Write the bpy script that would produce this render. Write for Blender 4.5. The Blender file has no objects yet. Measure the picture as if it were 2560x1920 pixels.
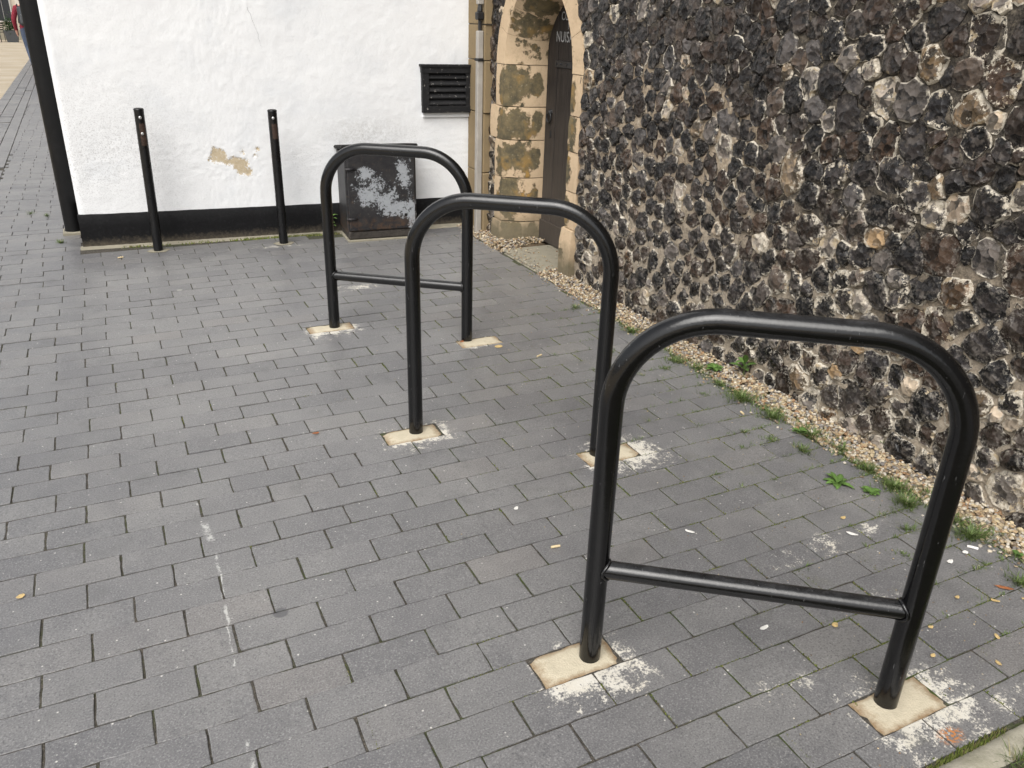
import bpy, math, random
import numpy as np
from mathutils import Vector, Matrix, noise

random.seed(7); rng = np.random.default_rng(7)
S = bpy.context.scene
COL = S.collection
R = math.radians

# ------------------------------------------------------------------ camera
CAMH = 1.33
MR = [[0.899068455, -0.4368717, 0.028618719], [-0.157800285, -0.384334941, -0.909607455], [0.408380929, 0.813283327, -0.414481901]]
FPX = 2021.845
cam = bpy.data.cameras.new('camera'); cam.sensor_width = 36; cam.lens = 36 * FPX / 2560
cam.clip_start = 0.05; cam.clip_end = 600
camo = bpy.data.objects.new('camera', cam); COL.objects.link(camo)
r_, d_, f_ = (Vector(v) for v in MR)
camo.matrix_world = Matrix(((r_.x, -d_.x, -f_.x, 0), (r_.y, -d_.y, -f_.y, 0), (r_.z, -d_.z, -f_.z, CAMH), (0, 0, 0, 1)))
S.camera = camo

def proj(x, y, z):
    q = [sum(m * v for m, v in zip(row, (x, y, z - CAMH))) for row in MR]
    if q[2] < .05: return None
    return 1280 + FPX * q[0] / q[2], 960 + FPX * q[1] / q[2], q[2]
def seen(x, y, z, m=0):
    p = proj(x, y, z)
    return p is not None and -m < p[0] < 2560 + m and -m < p[1] < 1920 + m

# ------------------------------------------------------------------ sky and sun (bright overcast)
SUN_EL, SUN_AZ = R(52), R(222)          # azimuth from +Y towards +X
w = bpy.data.worlds.new('World'); S.world = w; w.use_nodes = True
nt = w.node_tree; bg = nt.nodes['Background']
sky = nt.nodes.new('ShaderNodeTexSky'); sky.sky_type = 'NISHITA'; sky.sun_disc = False
sky.sun_elevation = SUN_EL; sky.sun_rotation = SUN_AZ; sky.air_density = 1.0; sky.dust_density = 4.0; sky.ozone_density = 1.0
hs = nt.nodes.new('ShaderNodeHueSaturation'); hs.inputs['Saturation'].default_value = 0.22
nt.links.new(sky.outputs[0], hs.inputs['Color']); nt.links.new(hs.outputs[0], bg.inputs['Color'])
bg.inputs['Strength'].default_value = 0.13
sl = bpy.data.lights.new('sun', 'SUN'); sl.energy = 1.4; sl.angle = R(50); sl.color = (1, .97, .92)
so = bpy.data.objects.new('sun', sl); COL.objects.link(so)
sd = Vector((math.sin(SUN_AZ) * math.cos(SUN_EL), math.cos(SUN_AZ) * math.cos(SUN_EL), math.sin(SUN_EL)))
so.rotation_euler = sd.to_track_quat('Z', 'Y').to_euler(); so.location = sd * 20
vs = S.view_settings; vs.view_transform = 'Standard'; vs.look = 'None'; vs.gamma = 1; vs.use_curve_mapping = False
vs.exposure = 0.6
cy_ = S.cycles; cy_.adaptive_threshold = .02; cy_.max_bounces = 3; cy_.diffuse_bounces = 2; cy_.glossy_bounces = 1; cy_.transmission_bounces = 1; cy_.transparent_max_bounces = 2; cy_.caustics_reflective = False; cy_.caustics_refractive = False

# ------------------------------------------------------------------ helpers
class MB:
    def __init__(s): s.v = []; s.f = []; s.mi = []; s.at = {}
    def add(s, vs, fs, mi=0, **at):
        o = len(s.v); s.v += [tuple(v) for v in vs]; s.f += [tuple(i + o for i in f) for f in fs]; s.mi += [mi] * len(fs)
        for k, val in at.items():
            l = s.at.setdefault(k, [])
            while len(l) < o: l.append(0.0 if k[0] == 'f' else (0, 0, 0))
            l += list(val) if (isinstance(val, list) and len(val) == len(vs)) else [val] * len(vs)
        return o
    def box(s, a, b, bev=0, mi=0, **at):
        (x0, y0, z0), (x1, y1, z1) = a, b
        if bev <= 0:
            s.add([(x0, y0, z0), (x1, y0, z0), (x1, y1, z0), (x0, y1, z0), (x0, y0, z1), (x1, y0, z1), (x1, y1, z1), (x0, y1, z1)],
                  [(0, 3, 2, 1), (4, 5, 6, 7), (0, 1, 5, 4), (1, 2, 6, 5), (2, 3, 7, 6), (3, 0, 4, 7)], mi, **at)
        else:
            c = bev; vs = []; idx = {}
            X = (x0, x1); Y = (y0, y1); Z = (z0, z1); sg = (1, -1)
            for i in (0, 1):
                for j in (0, 1):
                    for k in (0, 1):
                        for ax in range(3):
                            p = [X[i], Y[j], Z[k]]
                            for q, t in ((0, i), (1, j), (2, k)):
                                if q != ax: p[q] += c * sg[t]
                            idx[i, j, k, ax] = len(vs); vs.append(p)
            fs = []
            I = lambda i, j, k, a: idx[i, j, k, a]
            for t in (0, 1):
                o = 1 if t else -1
                def q4(l): fs.append(tuple(l if o == 1 else l[::-1]))
                q4([I(t, 0, 0, 0), I(t, 1, 0, 0), I(t, 1, 1, 0), I(t, 0, 1, 0)])
                q4([I(1, t, 0, 1), I(0, t, 0, 1), I(0, t, 1, 1), I(1, t, 1, 1)])
                q4([I(0, 0, t, 2), I(1, 0, t, 2), I(1, 1, t, 2), I(0, 1, t, 2)])
            for a in (0, 1):
                for b in (0, 1):
                    fs.append((I(0, a, b, 1), I(1, a, b, 1), I(1, a, b, 2), I(0, a, b, 2)))
                    fs.append((I(a, 0, b, 0), I(a, 1, b, 0), I(a, 1, b, 2), I(a, 0, b, 2)))
                    fs.append((I(a, b, 0, 0), I(a, b, 1, 0), I(a, b, 1, 1), I(a, b, 0, 1)))
            for i in (0, 1):
                for j in (0, 1):
                    for k in (0, 1): fs.append((I(i, j, k, 0), I(i, j, k, 1), I(i, j, k, 2)))
            s.add(vs, fs, mi, **at)
    def tube(s, pts, rad, n=12, cap=True, mi=0, **at):
        pts = [Vector(p) for p in pts]; N = len(pts)
        rad = rad if isinstance(rad, (list, tuple)) else [rad] * N
        vs = []; t = (pts[1] - pts[0]).normalized()
        a = Vector((0, 0, 1)) if abs(t.z) < .9 else Vector((1, 0, 0))
        u = t.cross(a).normalized()
        for i, p in enumerate(pts):
            t = (pts[min(i + 1, N - 1)] - pts[max(i - 1, 0)]).normalized()
            u = (u - t * u.dot(t)).normalized(); v = t.cross(u)
            for k in range(n):
                th = 2 * math.pi * k / n
                vs.append(p + (u * math.cos(th) + v * math.sin(th)) * rad[i])
        fs = [(i * n + k, i * n + (k + 1) % n, (i + 1) * n + (k + 1) % n, (i + 1) * n + k) for i in range(N - 1) for k in range(n)]
        if cap: fs += [tuple(range(n))[::-1], tuple(range((N - 1) * n, N * n))]
        s.add(vs, fs, mi, **at)
    def build(s, name, mats, parent=None, smooth=False, loc=None, recalc=False, ang=None):
        me = bpy.data.meshes.new(name)
        vs = s.v
        if loc is not None: vs = [(a - loc[0], b - loc[1], c - loc[2]) for a, b, c in vs]
        me.from_pydata(vs, [], s.f)
        for m in (mats if isinstance(mats, (list, tuple)) else [mats]): me.materials.append(m)
        if any(s.mi): me.polygons.foreach_set('material_index', s.mi)
        for k, l in s.at.items():
            if k[0] == 'f':
                while len(l) < len(vs): l.append(0.0)
                me.attributes.new(k, 'FLOAT', 'POINT').data.foreach_set('value', l)
            else:
                while len(l) < len(vs): l.append((0, 0, 0))
                me.attributes.new(k, 'FLOAT_COLOR', 'POINT').data.foreach_set('color', [c for t in l for c in (t[0], t[1], t[2], 1)])
        if recalc:
            import bmesh
            bm = bmesh.new(); bm.from_mesh(me); bmesh.ops.recalc_face_normals(bm, faces=bm.faces); bm.to_mesh(me); bm.free()
        if smooth or ang: me.polygons.foreach_set('use_smooth', [True] * len(me.polygons))
        if ang: me.set_sharp_from_angle(angle=R(ang))
        me.update()
        o = bpy.data.objects.new(name, me); COL.objects.link(o)
        if loc is not None: o.location = loc
        if parent: adopt(o, parent)
        return o
def adopt(o, p):
    o.parent = p
    if p.type == 'EMPTY' or p.location.length > 0:
        w_ = p.location.copy(); q = p.parent
        while q: w_ += q.location; q = q.parent
        o.location = o.location - w_
def empty(name, loc):
    o = bpy.data.objects.new(name, None); o.empty_display_size = .1; o.location = loc; COL.objects.link(o); return o
def tag(o, label=None, cat=None, group=None, kind=None):
    for k, v in (('label', label), ('category', cat), ('group', group), ('kind', kind)):
        if v: o[k] = v
    return o

class G:
    """small shader graph builder"""
    def __init__(s, name):
        s.m = bpy.data.materials.new(name); s.m.use_nodes = True; s.t = s.m.node_tree; s.b = s.t.nodes['Principled BSDF']
    def n(s, t, **k):
        o = s.t.nodes.new('ShaderNode' + t)
        for a, b in k.items(): setattr(o, a, b)
        return o
    def put(s, sock, v):
        if isinstance(v, bpy.types.NodeSocket): s.t.links.new(v, sock)
        elif v is not None:
            if hasattr(sock.default_value, '__len__') and not hasattr(v, '__len__'): v = (v, v, v, 1)[:len(sock.default_value)]
            if hasattr(v, '__len__') and len(sock.default_value) == 4 and len(v) == 3: v = (*v, 1)
            sock.default_value = v
    def ma(s, op, a, b=None, c=None, clamp=False):
        o = s.n('Math', operation=op, use_clamp=clamp)
        for i, v in enumerate((a, b, c)): s.put(o.inputs[i], v)
        return o.outputs[0]
    def mr(s, v, a, b, c=0., d=1., smooth=False):
        o = s.n('MapRange', clamp=True, interpolation_type='SMOOTHSTEP' if smooth else 'LINEAR')
        for i, q in enumerate((v, a, b, c, d)): s.put(o.inputs[i], q)
        return o.outputs[0]
    def vm(s, op, a, b=None, out=0):
        o = s.n('VectorMath', operation=op); s.put(o.inputs[0], a)
        if b is not None: s.put(o.inputs[1], b)
        return o.outputs[out]
    def pos(s): return s.n('NewGeometry').outputs['Position']
    def obj(s): return s.n('TexCoord').outputs['Object']
    def sep(s, v):
        o = s.n('SeparateXYZ'); s.put(o.inputs[0], v); return o.outputs
    def noise(s, v, sc, det=3., rough=.55, dist=0., col=False):
        o = s.n('TexNoise'); s.put(o.inputs['Vector'], v)
        for k, q in (('Scale', sc), ('Detail', det), ('Roughness', rough), ('Distortion', dist)): s.put(o.inputs[k], q)
        return o.outputs['Color' if col else 0]
    def vor(s, v, sc, feat='F1', out='Distance', rnd=1.):
        o = s.n('TexVoronoi', feature=feat); s.put(o.inputs['Vector'], v); s.put(o.inputs['Scale'], sc); s.put(o.inputs['Randomness'], rnd)
        return o.outputs[out]
    def mix(s, f, a, b, mode='MIX'):
        o = s.n('Mix', data_type='RGBA', blend_type=mode); s.put(o.inputs[0], f); s.put(o.inputs[6], a); s.put(o.inputs[7], b); return o.outputs[2]
    def ramp(s, f, st, const=False):
        o = s.n('ValToRGB'); s.put(o.inputs[0], f); e = o.color_ramp.elements
        if const: o.color_ramp.interpolation = 'CONSTANT'
        while len(e) < len(st): e.new(.5)
        for q, (p, c) in zip(e, st): q.position = p; q.color = (*c, 1) if len(c) == 3 else c
        return o.outputs[0]
    def att(s, name, fac=False): return s.n('Attribute', attribute_name=name).outputs['Fac' if fac else 'Color']
    def bump(s, h, st=.5, d=.01, nrm=None):
        o = s.n('Bump'); s.put(o.inputs['Strength'], st); s.put(o.inputs['Distance'], d); s.put(o.inputs['Height'], h)
        if nrm is not None: s.put(o.inputs['Normal'], nrm)
        return o.outputs[0]
    def done(s, col, rough=.6, nrm=None, spec=.5, metal=0.):
        s.put(s.b.inputs['Base Color'], col); s.put(s.b.inputs['Roughness'], rough); s.put(s.b.inputs['Specular IOR Level'], spec); s.put(s.b.inputs['Metallic'], metal)
        if nrm is not None: s.put(s.b.inputs['Normal'], nrm)
        return s.m

# plates let into the paving round the stand legs: x0,y0,x1,y1
PLATES = [(.682, 1.1445, .876, 1.2385), (1.258, .7435, 1.456, .8365), (.709, 2.3165, .902, 2.4115), (1.266, 1.9275, 1.462, 2.0225), (.706, 3.447, .910, 3.535), (1.278, 3.032, 1.470, 3.122)]

# ------------------------------------------------------------------ materials
SPL = ((1.11, 4.03, .17, .07, .8), (1.655, 1.283, .10, .07, .62), (1.49, 1.274, .07, .05, .5), (1.844, 1.30, .07, .03, .9), (1.226, 1.30, .09, .05, .42), (.87, 5.0, .22, .06, .6), (.774, 3.40, .12, .07, .62), (1.62, 1.06, .1, .05, .45), (1.15, .93, .12, .05, .4), (1.56, .70, .14, .06, .5))
def mat_paver(stain=False):
    g = G('dark_clay_paver_stained' if stain else 'dark_clay_paver'); p = g.pos(); x, y, z = g.sep(p)
    tone = g.ma('ADD', g.att('ft', True), g.sep(g.n('ObjectInfo').outputs['Color'])[0])
    base = g.ramp(tone, [(0, (.146, .144, .147)), (.35, (.173, .170, .171)), (.7, (.196, .192, .190)), (.88, (.197, .187, .181)), (1, (.215, .203, .192))])
    cl_ = g.noise(p, 13, 4, .72); base = g.mix(g.mr(cl_, .3, .72), g.mix(1., base, (.82, .82, .83), 'MULTIPLY'), g.mix(1., base, (1.12, 1.12, 1.10), 'MULTIPLY'))
    big = g.noise(p, 1.7, 3, .7); base = g.mix(g.mr(big, .34, .66), g.mix(1., base, (.84, .84, .86), 'MULTIPLY'), g.mix(1., base, (1.10, 1.10, 1.09), 'MULTIPLY'))
    sp = g.noise(p, 240, 1, .75); base = g.mix(g.mr(sp, .54, .78), base, (.29, .287, .28)); base = g.mix(g.mr(sp, .44, .26), base, (.085, .085, .088))
    base = g.mix(g.ma('MULTIPLY', g.mr(g.noise(p, 6.5, 3, .7), .57, .70), .35), base, (.07, .07, .072))
    v = g.n('TexVoronoi'); g.put(v.inputs['Vector'], p); v.inputs['Scale'].default_value = 60; vc = g.sep(v.outputs['Color'])
    base = g.mix(g.ma('MULTIPLY', g.mr(v.outputs['Distance'], .17, .09), g.mr(vc[0], .90, .93)), base, (.62, .60, .56))
    v = g.n('TexVoronoi'); g.put(v.inputs['Vector'], p); v.inputs['Scale'].default_value = 3.6; vc = g.sep(v.outputs['Color'])
    rad = g.mr(vc[1], 0, 1, .025, .075); gm = g.ma('MULTIPLY', g.mr(g.ma('SUBTRACT', g.ma('ADD', v.outputs['Distance'], g.ma('MULTIPLY_ADD', cl_, .06, -.03)), rad), .008, -.004), g.mr(vc[0], .64, .66))
    base = g.mix(g.ma('MULTIPLY', gm, .8), base, g.mix(g.mr(vc[2], .3, .32), (.075, .075, .08), (.36, .35, .33)))
    wm = None
    if stain:
        mask = None
        def mx(m):
            nonlocal mask; mask = m if mask is None else g.ma('MAXIMUM', mask, m)
        for i, (x0, y0, x1, y1) in enumerate(PLATES):
            ox = (.02, .03, .02, .045, 0, -.01)[i]; oy = (-.04, -.02, -.02, -.02, -.03, -.01)[i]; rd = (.10, .125, .10, .14, .085, .05)[i]
            dx = g.ma('MAXIMUM', g.ma('SUBTRACT', g.ma('ABSOLUTE', g.ma('SUBTRACT', x, (x0 + x1) / 2 + ox)), (x1 - x0) / 2 - .03), 0)
            dy = g.ma('MAXIMUM', g.ma('SUBTRACT', g.ma('ABSOLUTE', g.ma('SUBTRACT', y, (y0 + y1) / 2 + oy)), (y1 - y0) / 2 - .02), 0)
            mx(g.mr(g.ma('SQRT', g.ma('ADD', g.ma('MULTIPLY', dx, dx), g.ma('MULTIPLY', dy, dy))), rd, 0.0))
        for cx, cy, rx, ry, a in SPL:
            dx = g.ma('DIVIDE', g.ma('SUBTRACT', x, cx), rx); dy = g.ma('DIVIDE', g.ma('SUBTRACT', y, cy), ry)
            mx(g.ma('MULTIPLY', g.mr(g.ma('SQRT', g.ma('ADD', g.ma('MULTIPLY', dx, dx), g.ma('MULTIPLY', dy, dy))), 1.3, .1), a))
        wn = g.ma('ADD', g.ma('MULTIPLY_ADD', g.noise(p, 20, 5, .8), 3., -1.5), g.ma('MULTIPLY_ADD', g.noise(p, 150, 2, .8), 1.4, -.7))
        wm = g.ma('MULTIPLY', g.mr(g.ma('ADD', g.ma('MULTIPLY', mask, .72), wn), .42, .68), g.mr(mask, 0, .3))
        base = g.mix(g.ma('MULTIPLY', wm, .9), base, g.mix(cl_, (.72, .71, .67), (.60, .54, .42)))
        for (xa, ya, xb, yb, wd) in ((.088, 2.09, .098, 1.99, .012), (.101, 1.93, .087, 1.63, .0042), (.087, 1.63, .08, 1.47, .0022), (.072, 1.27, .066, 1.1, .006)):
            t = g.ma('DIVIDE', g.ma('SUBTRACT', y, ya), yb - ya); lx_ = g.ma('MULTIPLY_ADD', t, xb - xa, xa)
            lx_ = g.ma('ADD', lx_, g.ma('MULTIPLY_ADD', cl_, .03, -.015))
            lm = g.ma('MULTIPLY', g.mr(g.ma('ABSOLUTE', g.ma('SUBTRACT', x, lx_)), wd, wd * .4), g.ma('MULTIPLY', g.mr(t, -.02, .03), g.mr(t, 1.02, .97)))
            base = g.mix(g.ma('MULTIPLY', g.ma('MULTIPLY', lm, g.mr(wn, -.25, .2)), .7), base, (.6, .6, .57))
        dx = g.ma('DIVIDE', g.ma('SUBTRACT', x, 1.385), .035); dy = g.ma('DIVIDE', g.ma('SUBTRACT', y, .685), .022)
        om = g.mr(g.ma('SQRT', g.ma('ADD', g.ma('MULTIPLY', dx, dx), g.ma('MULTIPLY', dy, dy))), 1.1, .5)
        base = g.mix(g.ma('MULTIPLY', om, g.mr(g.noise(p, 130, 3), .46, .54)), base, (.5, .2, .06))
    gr = g.ma('MULTIPLY', g.mr(x, .6, 2.1), g.mr(g.noise(p, 9, 3, .7), .60, .75)); base = g.mix(g.ma('MULTIPLY', gr, .35), base, (.14, .14, .08))
    h = sp
    rg = g.mr(cl_, .3, .7, .32, .46)
    if wm is not None: rg = g.ma('ADD', rg, g.ma('MULTIPLY', wm, .35))
    return g.done(base, rg, g.bump(h, .3, .002), .85)

def mat_bed():
    g = G('joint_sand'); p = g.pos(); x, y, z = g.sep(p)
    c = g.ramp(g.noise(p, 160, 4, .7), [(.3, (.035, .032, .028)), (.55, (.085, .077, .065)), (.8, (.22, .195, .155))])
    m = g.ma('MULTIPLY', g.mr(g.noise(p, 3.2, 4, .65), .44, .60), g.mr(x, -.6, 1.6, .25, 1.))
    c = g.mix(g.ma('MULTIPLY', m, g.mr(g.noise(p, 60, 3), .4, .55)), c, (.06, .085, .018))
    return g.done(c, .95, g.bump(g.noise(p, 300, 3), .8, .004), .2)

def mat_concrete(name, c0, c1, rust=0.):
    g = G(name); p = g.pos()
    c = g.mix(g.noise(p, 28, 5, .65), c0, c1); c = g.mix(g.mr(g.noise(p, 350, 3, .7), .55, .75), c, [q * .6 for q in c0])
    if rust:
        b = g.obj(); bx, by, bz = g.sep(b)
        e = g.ma('MAXIMUM', g.ma('DIVIDE', g.ma('ABSOLUTE', bx), .1), g.ma('DIVIDE', g.ma('ABSOLUTE', by), .048))
        e = g.ma('ADD', e, g.ma('MULTIPLY_ADD', g.noise(p, 30, 5, .75), .7, -.33))
        c = g.mix(g.ma('MULTIPLY', g.mr(e, .70, 1.02), rust), c, (.24, .155, .08))
    return g.done(c, .9, g.bump(g.ma('ADD', g.noise(p, 240, 3), g.noise(p, 40, 3)), .5, .003), .3)

def mat_flint():
    g = G('knapped_flint'); p = g.pos(); x, y, z = g.sep(p)
    fc = g.att('c_stone'); rind = g.att('f_rind', True); q = g.att('f_cortex', True); o = g.att('f_seed', True); ed = g.att('f_edge', True)
    cmb = g.n('CombineXYZ'); g.put(cmb.inputs[0], o); g.put(cmb.inputs[1], g.ma('MULTIPLY', o, 1.7)); pp = g.vm('ADD', p, cmb.outputs[0])
    n1 = g.noise(pp, 30, 3, .65)
    nc = g.noise(pp, 22, 2, .6, 0., True); pd = g.vm('ADD', pp, g.vm('MULTIPLY', nc, (.03, .03, .03)))
    v = g.n('TexVoronoi'); g.put(v.inputs['Vector'], pd); v.inputs['Scale'].default_value = 35; chip = g.sep(v.outputs['Color'])[0]; vd = v.outputs['Distance']
    c = g.mix(g.mr(chip, .1, .9), g.mix(1., fc, (.30, .29, .29), 'MULTIPLY'), g.mix(1., fc, (2.0, 1.78, 1.6), 'MULTIPLY'))
    c = g.mix(g.ma('MULTIPLY', g.mr(n1, .55, .62), .55), c, (.13, .112, .098))
    n2 = g.noise(pp, 34, 4, .8)
    cort = g.mr(g.ma('ADD', g.ma('ADD', n2, g.ma('MULTIPLY_ADD', q, .62, -.30)), g.ma('MULTIPLY_ADD', ed, .26, -.19)), .52, .57)
    n3 = g.noise(p, 85, 3, .8)
    rm = g.ma('MULTIPLY', g.mr(g.ma('ADD', rind, g.ma('MULTIPLY_ADD', n3, 1.3, -.62)), .36, .62), g.ma('MULTIPLY', g.mr(n1, .44, .54), g.mr(rind, 0, .15)))
    lime = g.ma('MULTIPLY', g.mr(n3, .50, .64), g.mr(g.ma('ADD', z, g.ma('MULTIPLY', n2, .5)), 1.25, .45, .15, 1.))
    lime = g.ma('MULTIPLY', lime, g.mr(ed, .45, .95, .12, 1.))
    cc = g.mix(g.mr(n3, .3, .7), (.74, .68, .57), (.30, .25, .18)); cc = g.mix(g.ma('MULTIPLY', g.mr(chip, .82, .86), .7), cc, (.36, .27, .15))
    c = g.mix(g.ma('MULTIPLY', lime, .8), c, (.46, .42, .355)); c = g.mix(g.ma('MULTIPLY', cort, .92), c, cc); c = g.mix(rm, c, g.mix(n2, (.74, .70, .60), (.40, .34, .26)))
    rough = g.mix(g.ma('MAXIMUM', g.ma('MAXIMUM', cort, rm), lime), g.mr(n1, .3, .7, .18, .40), .85)
    h = g.ma('ADD', g.ma('MULTIPLY', vd, 1.5), g.ma('MULTIPLY', n3, g.mr(ed, .5, 1., .18, .8)))
    return g.done(c, rough, g.bump(h, .8, .008), .32)

def mat_mortar(far=False):
    g = G('flint_wall_mortar' if not far else 'flint_wall_distant'); p = g.pos(); x, y, z = g.sep(p)
    # sandy pocket behind the stands, grimy above, pale lime below
    wob = g.ma('MULTIPLY_ADD', g.noise(p, 2.6, 4, .6), .7, -.35)
    light = g.ma('MULTIPLY', g.mr(g.ma('ADD', y, wob), 2.25, 2.7, .15, 1.), g.mr(g.ma('ADD', z, wob), 1.2, .95))
    low = g.mr(g.ma('ADD', z, wob), .95, .35)
    k = g.ma('MAXIMUM', light, g.ma('MULTIPLY', low, .72))
    fine = g.noise(p, 110, 3, .85); mid = g.noise(p, 34, 4, .8)
    lc = g.mix(g.mr(fine, .3, .7), (.52, .415, .295), (.16, .125, .09)); lc = g.mix(g.mr(mid, .52, .74), lc, (.56, .475, .365)); lc = g.mix(g.mr(mid, .46, .30), lc, (.12, .095, .075)); lc = g.mix(g.ma('MULTIPLY', low, .4), lc, (.37, .335, .28))
    dc = g.mix(g.mr(fine, .3, .7), (.12, .103, .083), (.022, .02, .018)); dc = g.mix(g.mr(mid, .50, .68), dc, (.19, .16, .12)); dc = g.mix(g.mr(mid, .44, .32), dc, (.02, .018, .016))
    c = g.mix(g.mr(g.ma('ADD', k, g.ma('MULTIPLY_ADD', g.noise(p, 14, 5, .7), .8, -.4)), .28, .62), dc, lc)
    if far:
        v = g.vor(p, 13); vcol = g.vor(p, 13, out='Color'); c = g.mix(g.mr(v, .55, .45), c, g.mix(g.sep(vcol)[0], (.012, .012, .014), (.07, .06, .05)))
        h = g.mr(v, .7, .3)
        return g.done(c, .6, g.bump(h, 1, .03))
    h = g.ma('ADD', g.ma('MULTIPLY', fine, .6), mid)
    return g.done(c, .92, g.bump(h, .9, .009), .25)

def mat_attr(name, attr, rough=.7, var=.35, sc=90, bump=.4, spec=.4, trans=0.):
    g = G(name); p = g.pos(); c = g.att(attr); nn = g.noise(p, sc, 4, .65)
    c = g.mix(g.mr(nn, .3, .7), g.mix(1., c, (1 - var,) * 3, 'MULTIPLY'), g.mix(1., c, (1 + var,) * 3, 'MULTIPLY'))
    if trans: g.put(g.b.inputs['Subsurface Weight'], 0.)
    return g.done(c, rough, g.bump(nn, bump, .003), spec)

def mat_render():
    g = G('white_painted_render'); p = g.pos(); x, y, z = g.sep(p); peel = g.att('f_peel', True)
    pn = g.ma('ADD', peel, g.ma('MULTIPLY_ADD', g.noise(p, 70, 5, .85), 4., -2.02)); pm = g.ma('MULTIPLY', g.mr(pn, .45, .55), g.mr(peel, .02, .15))
    c = g.mix(g.noise(p, 2.2, 4, .6), (.775, .785, .795), (.83, .837, .838))
    blu = g.noise(p, 4, 4, .6); c = g.mix(g.mr(blu, .5, .72), c, (.74, .755, .77))
    # grey scuffing: shapes of its own near the corner and low down
    a = g.mr(g.ma('ADD', g.ma('ABSOLUTE', g.ma('SUBTRACT', z, .55)), g.ma('MULTIPLY', g.noise(p, 3, 3), .5)), .75, .25)
    b = g.mr(x, .75, .0); d = g.mr(g.noise(p, 2.6, 4, .65), .42, .66)
    spk = g.mr(g.noise(p, 120, 5, .85), .50, .68)
    dirt = g.ma('MULTIPLY', g.ma('MULTIPLY', a, g.ma('MAXIMUM', b, g.ma('MULTIPLY', d, .55))), spk)
    c = g.mix(g.ma('MULTIPLY', dirt, .85), c, (.20, .19, .175))
    # noise-broken grey patch around and above the cabinet top
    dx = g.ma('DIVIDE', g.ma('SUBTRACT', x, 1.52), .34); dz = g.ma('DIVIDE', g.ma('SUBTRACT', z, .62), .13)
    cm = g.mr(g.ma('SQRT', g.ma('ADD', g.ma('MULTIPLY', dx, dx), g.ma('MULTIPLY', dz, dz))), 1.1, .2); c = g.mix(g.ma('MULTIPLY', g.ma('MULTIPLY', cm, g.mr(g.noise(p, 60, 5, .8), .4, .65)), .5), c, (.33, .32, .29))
    c = g.mix(g.ma('MULTIPLY', g.mr(g.noise(p, 35, 5, .8), .66, .74), .35), c, (.45, .44, .42))
    ex = g.mix(g.noise(p, 60, 4, .7), (.58, .48, .33), (.42, .34, .23)); ex = g.mix(g.mr(g.noise(p, 260, 3), .55, .65), ex, (.6, .54, .4))
    c = g.mix(pm, c, ex)
    h = g.ma('ADD', g.ma('MULTIPLY', g.noise(p, 60, 5, .7), 1.), g.ma('MULTIPLY', g.noise(p, 14, 3, .6), 1.)); h = g.ma('SUBTRACT', h, g.ma('MULTIPLY', pm, .8))
    return g.done(c, .75, g.bump(h, .22, .007), .3)

def mat_black(name, c=(.012, .012, .013), rough=.32, wear=.15, dust=.2, chips=None, sc=60, top_wear_sheen=0, splash=0, spec=.5):
    g = G(name); p = g.pos(); x, y, z = g.sep(p)
    nn = g.noise(p, sc, 5, .7); col = g.mix(g.ma('MULTIPLY', g.mr(nn, .5, .75), wear), c, (.12, .12, .125))
    up = g.sep(g.n('NewGeometry').outputs['Normal'])[2]
    fine = g.noise(p, 330, 3, .7)
    col = g.mix(g.ma('MULTIPLY', g.mr(fine, .64, .72), dust), col, (.28, .27, .26))
    if top_wear_sheen:
        tw = g.ma('MULTIPLY', g.mr(up, .72, .98), g.mr(g.noise(p, 20, 3, .7), .25, .75)); col = g.mix(g.ma('MULTIPLY', tw, top_wear_sheen), col, (.30, .30, .31)); sc_ = g.mr(g.noise(g.vm('MULTIPLY', p, (1, 1, .12)), 210, 2, .7), .70, .74); col = g.mix(g.ma('MULTIPLY', sc_, .35), col, (.25, .25, .25))  # scuffed tops, with a sky highlight painted into the up-facing colour; plus scratches
    if splash: col = g.mix(g.ma('MULTIPLY', g.mr(g.ma('ADD', z, g.ma('MULTIPLY_ADD', nn, .12, -.06)), .06, .0), .6), col, (.16, .135, .10))
    if chips: col = g.mix(g.mr(g.noise(p, 34, 6, .75), chips, chips + .03), col, (.42, .40, .37))
    rg = g.mr(g.noise(p, 22, 4, .7), .3, .7, rough * .8, min(1, rough * 1.5))
    return g.done(col, rg, g.bump(g.ma('ADD', g.noise(p, 120, 3), g.ma('MULTIPLY', g.noise(p, 9, 3), .6)), .08, .004), spec)

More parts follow.
